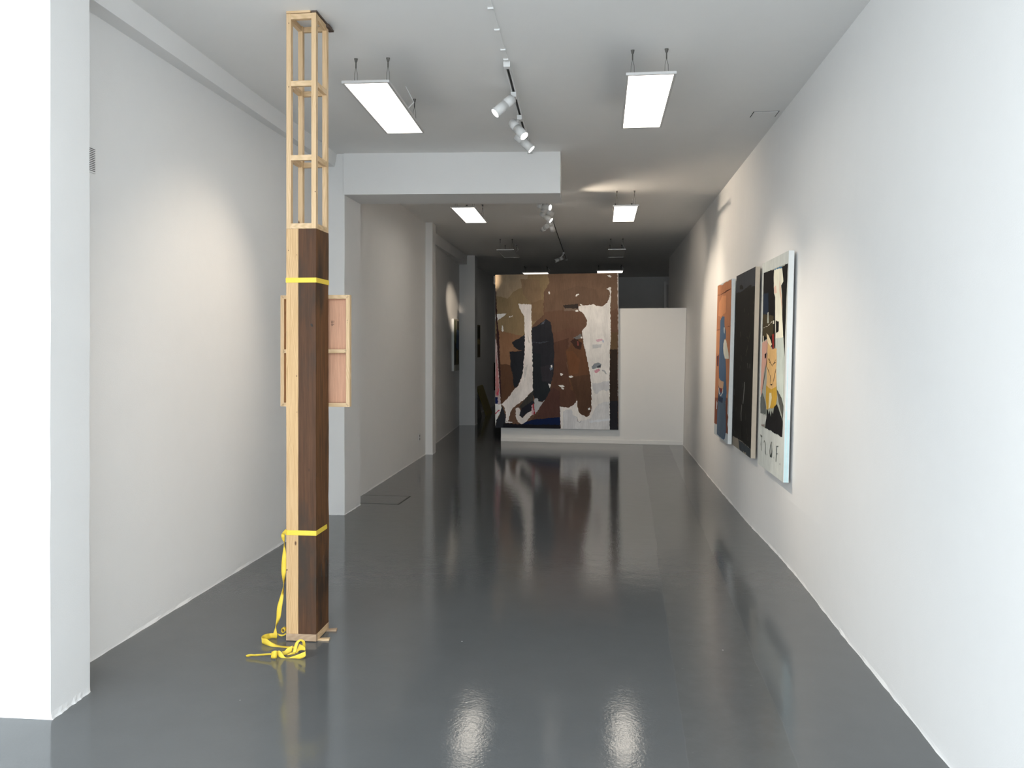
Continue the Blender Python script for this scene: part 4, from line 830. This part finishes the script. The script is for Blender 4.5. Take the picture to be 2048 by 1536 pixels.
bm = bmesh.new(); rings = []
for z, wx, wy in ((.40, .23, .07), (.55, .235, .08), (.8, .21, .085), (1.0, .19, .075), (1.12, .16, .06), (1.19, .07, .05), (1.23, .05, .04)):
    ring_ = []
    for i in range(28):
        t = 2 * math.pi * i / 28; fo = 1 + .12 * math.sin(5 * t + z * 3)
        ring_.append(bm.verts.new((wx * math.cos(t) * fo, wy * math.sin(t) * fo, z - 1.15)))
    rings.append(ring_)
for a, b in zip(rings, rings[1:]):
    for i in range(28): bm.faces.new((a[i], a[(i + 1) % 28], b[(i + 1) % 28], b[i]))
bm.faces.new(rings[0][::-1]); bm.faces.new(rings[-1]); from_bm('body', bm, CLOTH, jk, True)
for s in (-1, 1):
    bm = bmesh.new(); add_cyl(bm, (s * .15, 0, -.02), (s * .24, -.02, -.30), .055, 14, .05); add_cyl(bm, (s * .24, -.02, -.30), (s * .25, -.04, -.62), .05, 14, .04); from_bm('sleeve', bm, CLOTH, jk, True)
bm = bmesh.new(); add_cyl(bm, (0, 0, .06), (-.02, .0, .16), .012, 8); add_cyl(bm, (-.02, 0, .16), (-.05, .07, .20), .012, 8); from_bm('hanger_hook', bm, BLACK, jk)
# outlet
ou = empty('wall_outlet', (-2.545, 11.48, .295), 'small white socket low on the left wall before the column', 'socket')
box('cover_plate', (-2.57, 11.42, .25), (-2.545, 11.54, .345), WHITEM, ou, .003)
for z in (.275, .32):
    cyl('socket_hole', (-2.5455, 11.48, z), (-2.5440, 11.48, z), .014, SLOT, ou, 16)
# wall grille
gr = empty('vent_grille', (-2.56, 3.86, 2.54), 'slatted white vent grille high on the left wall beside the front pier', 'vent')
box('frame', (-2.575, 3.70, 2.475), (-2.5605, 3.962, 2.612), WALL, gr, .002)
for i in range(13):
    z = 2.484 + i * .0092
    box('slot', (-2.5606, 3.715, z), (-2.5597, 3.953, z + .0034), SLOT, gr)
# ceiling plate and floor hatch
vp = empty('ceiling_access_panel', (1.27, 6.62, CZ), 'small flush access panel in the ceiling near the right wall', 'access panel')
box('panel', (1.183, 6.545, CZ - .004), (1.365, 6.70, CZ), CEIL, vp, .001)
for a, b in (((1.176, 6.538), (1.372, 6.543)), ((1.176, 6.543), (1.181, 6.702)), ((1.367, 6.543), (1.372, 6.702))): box('gap', (*a, CZ - .0015), (*b, CZ), SLOT, vp)
hp = empty('floor_hatch', (-2.27, 8.38, 0), 'flush dark-edged hatch in the grey floor behind the left pier', 'floor hatch')
prism('lid', [(-2.53, 8.175), (-2.03, 8.140), (-2.015, 8.575), (-2.53, 8.60)], 0, .0015, FLOOR, hp, .001)
prism('rim', [(-2.53, 8.160), (-2.015, 8.126), (-1.998, 8.59), (-2.53, 8.615)], 0, .0008, SLOT, hp)
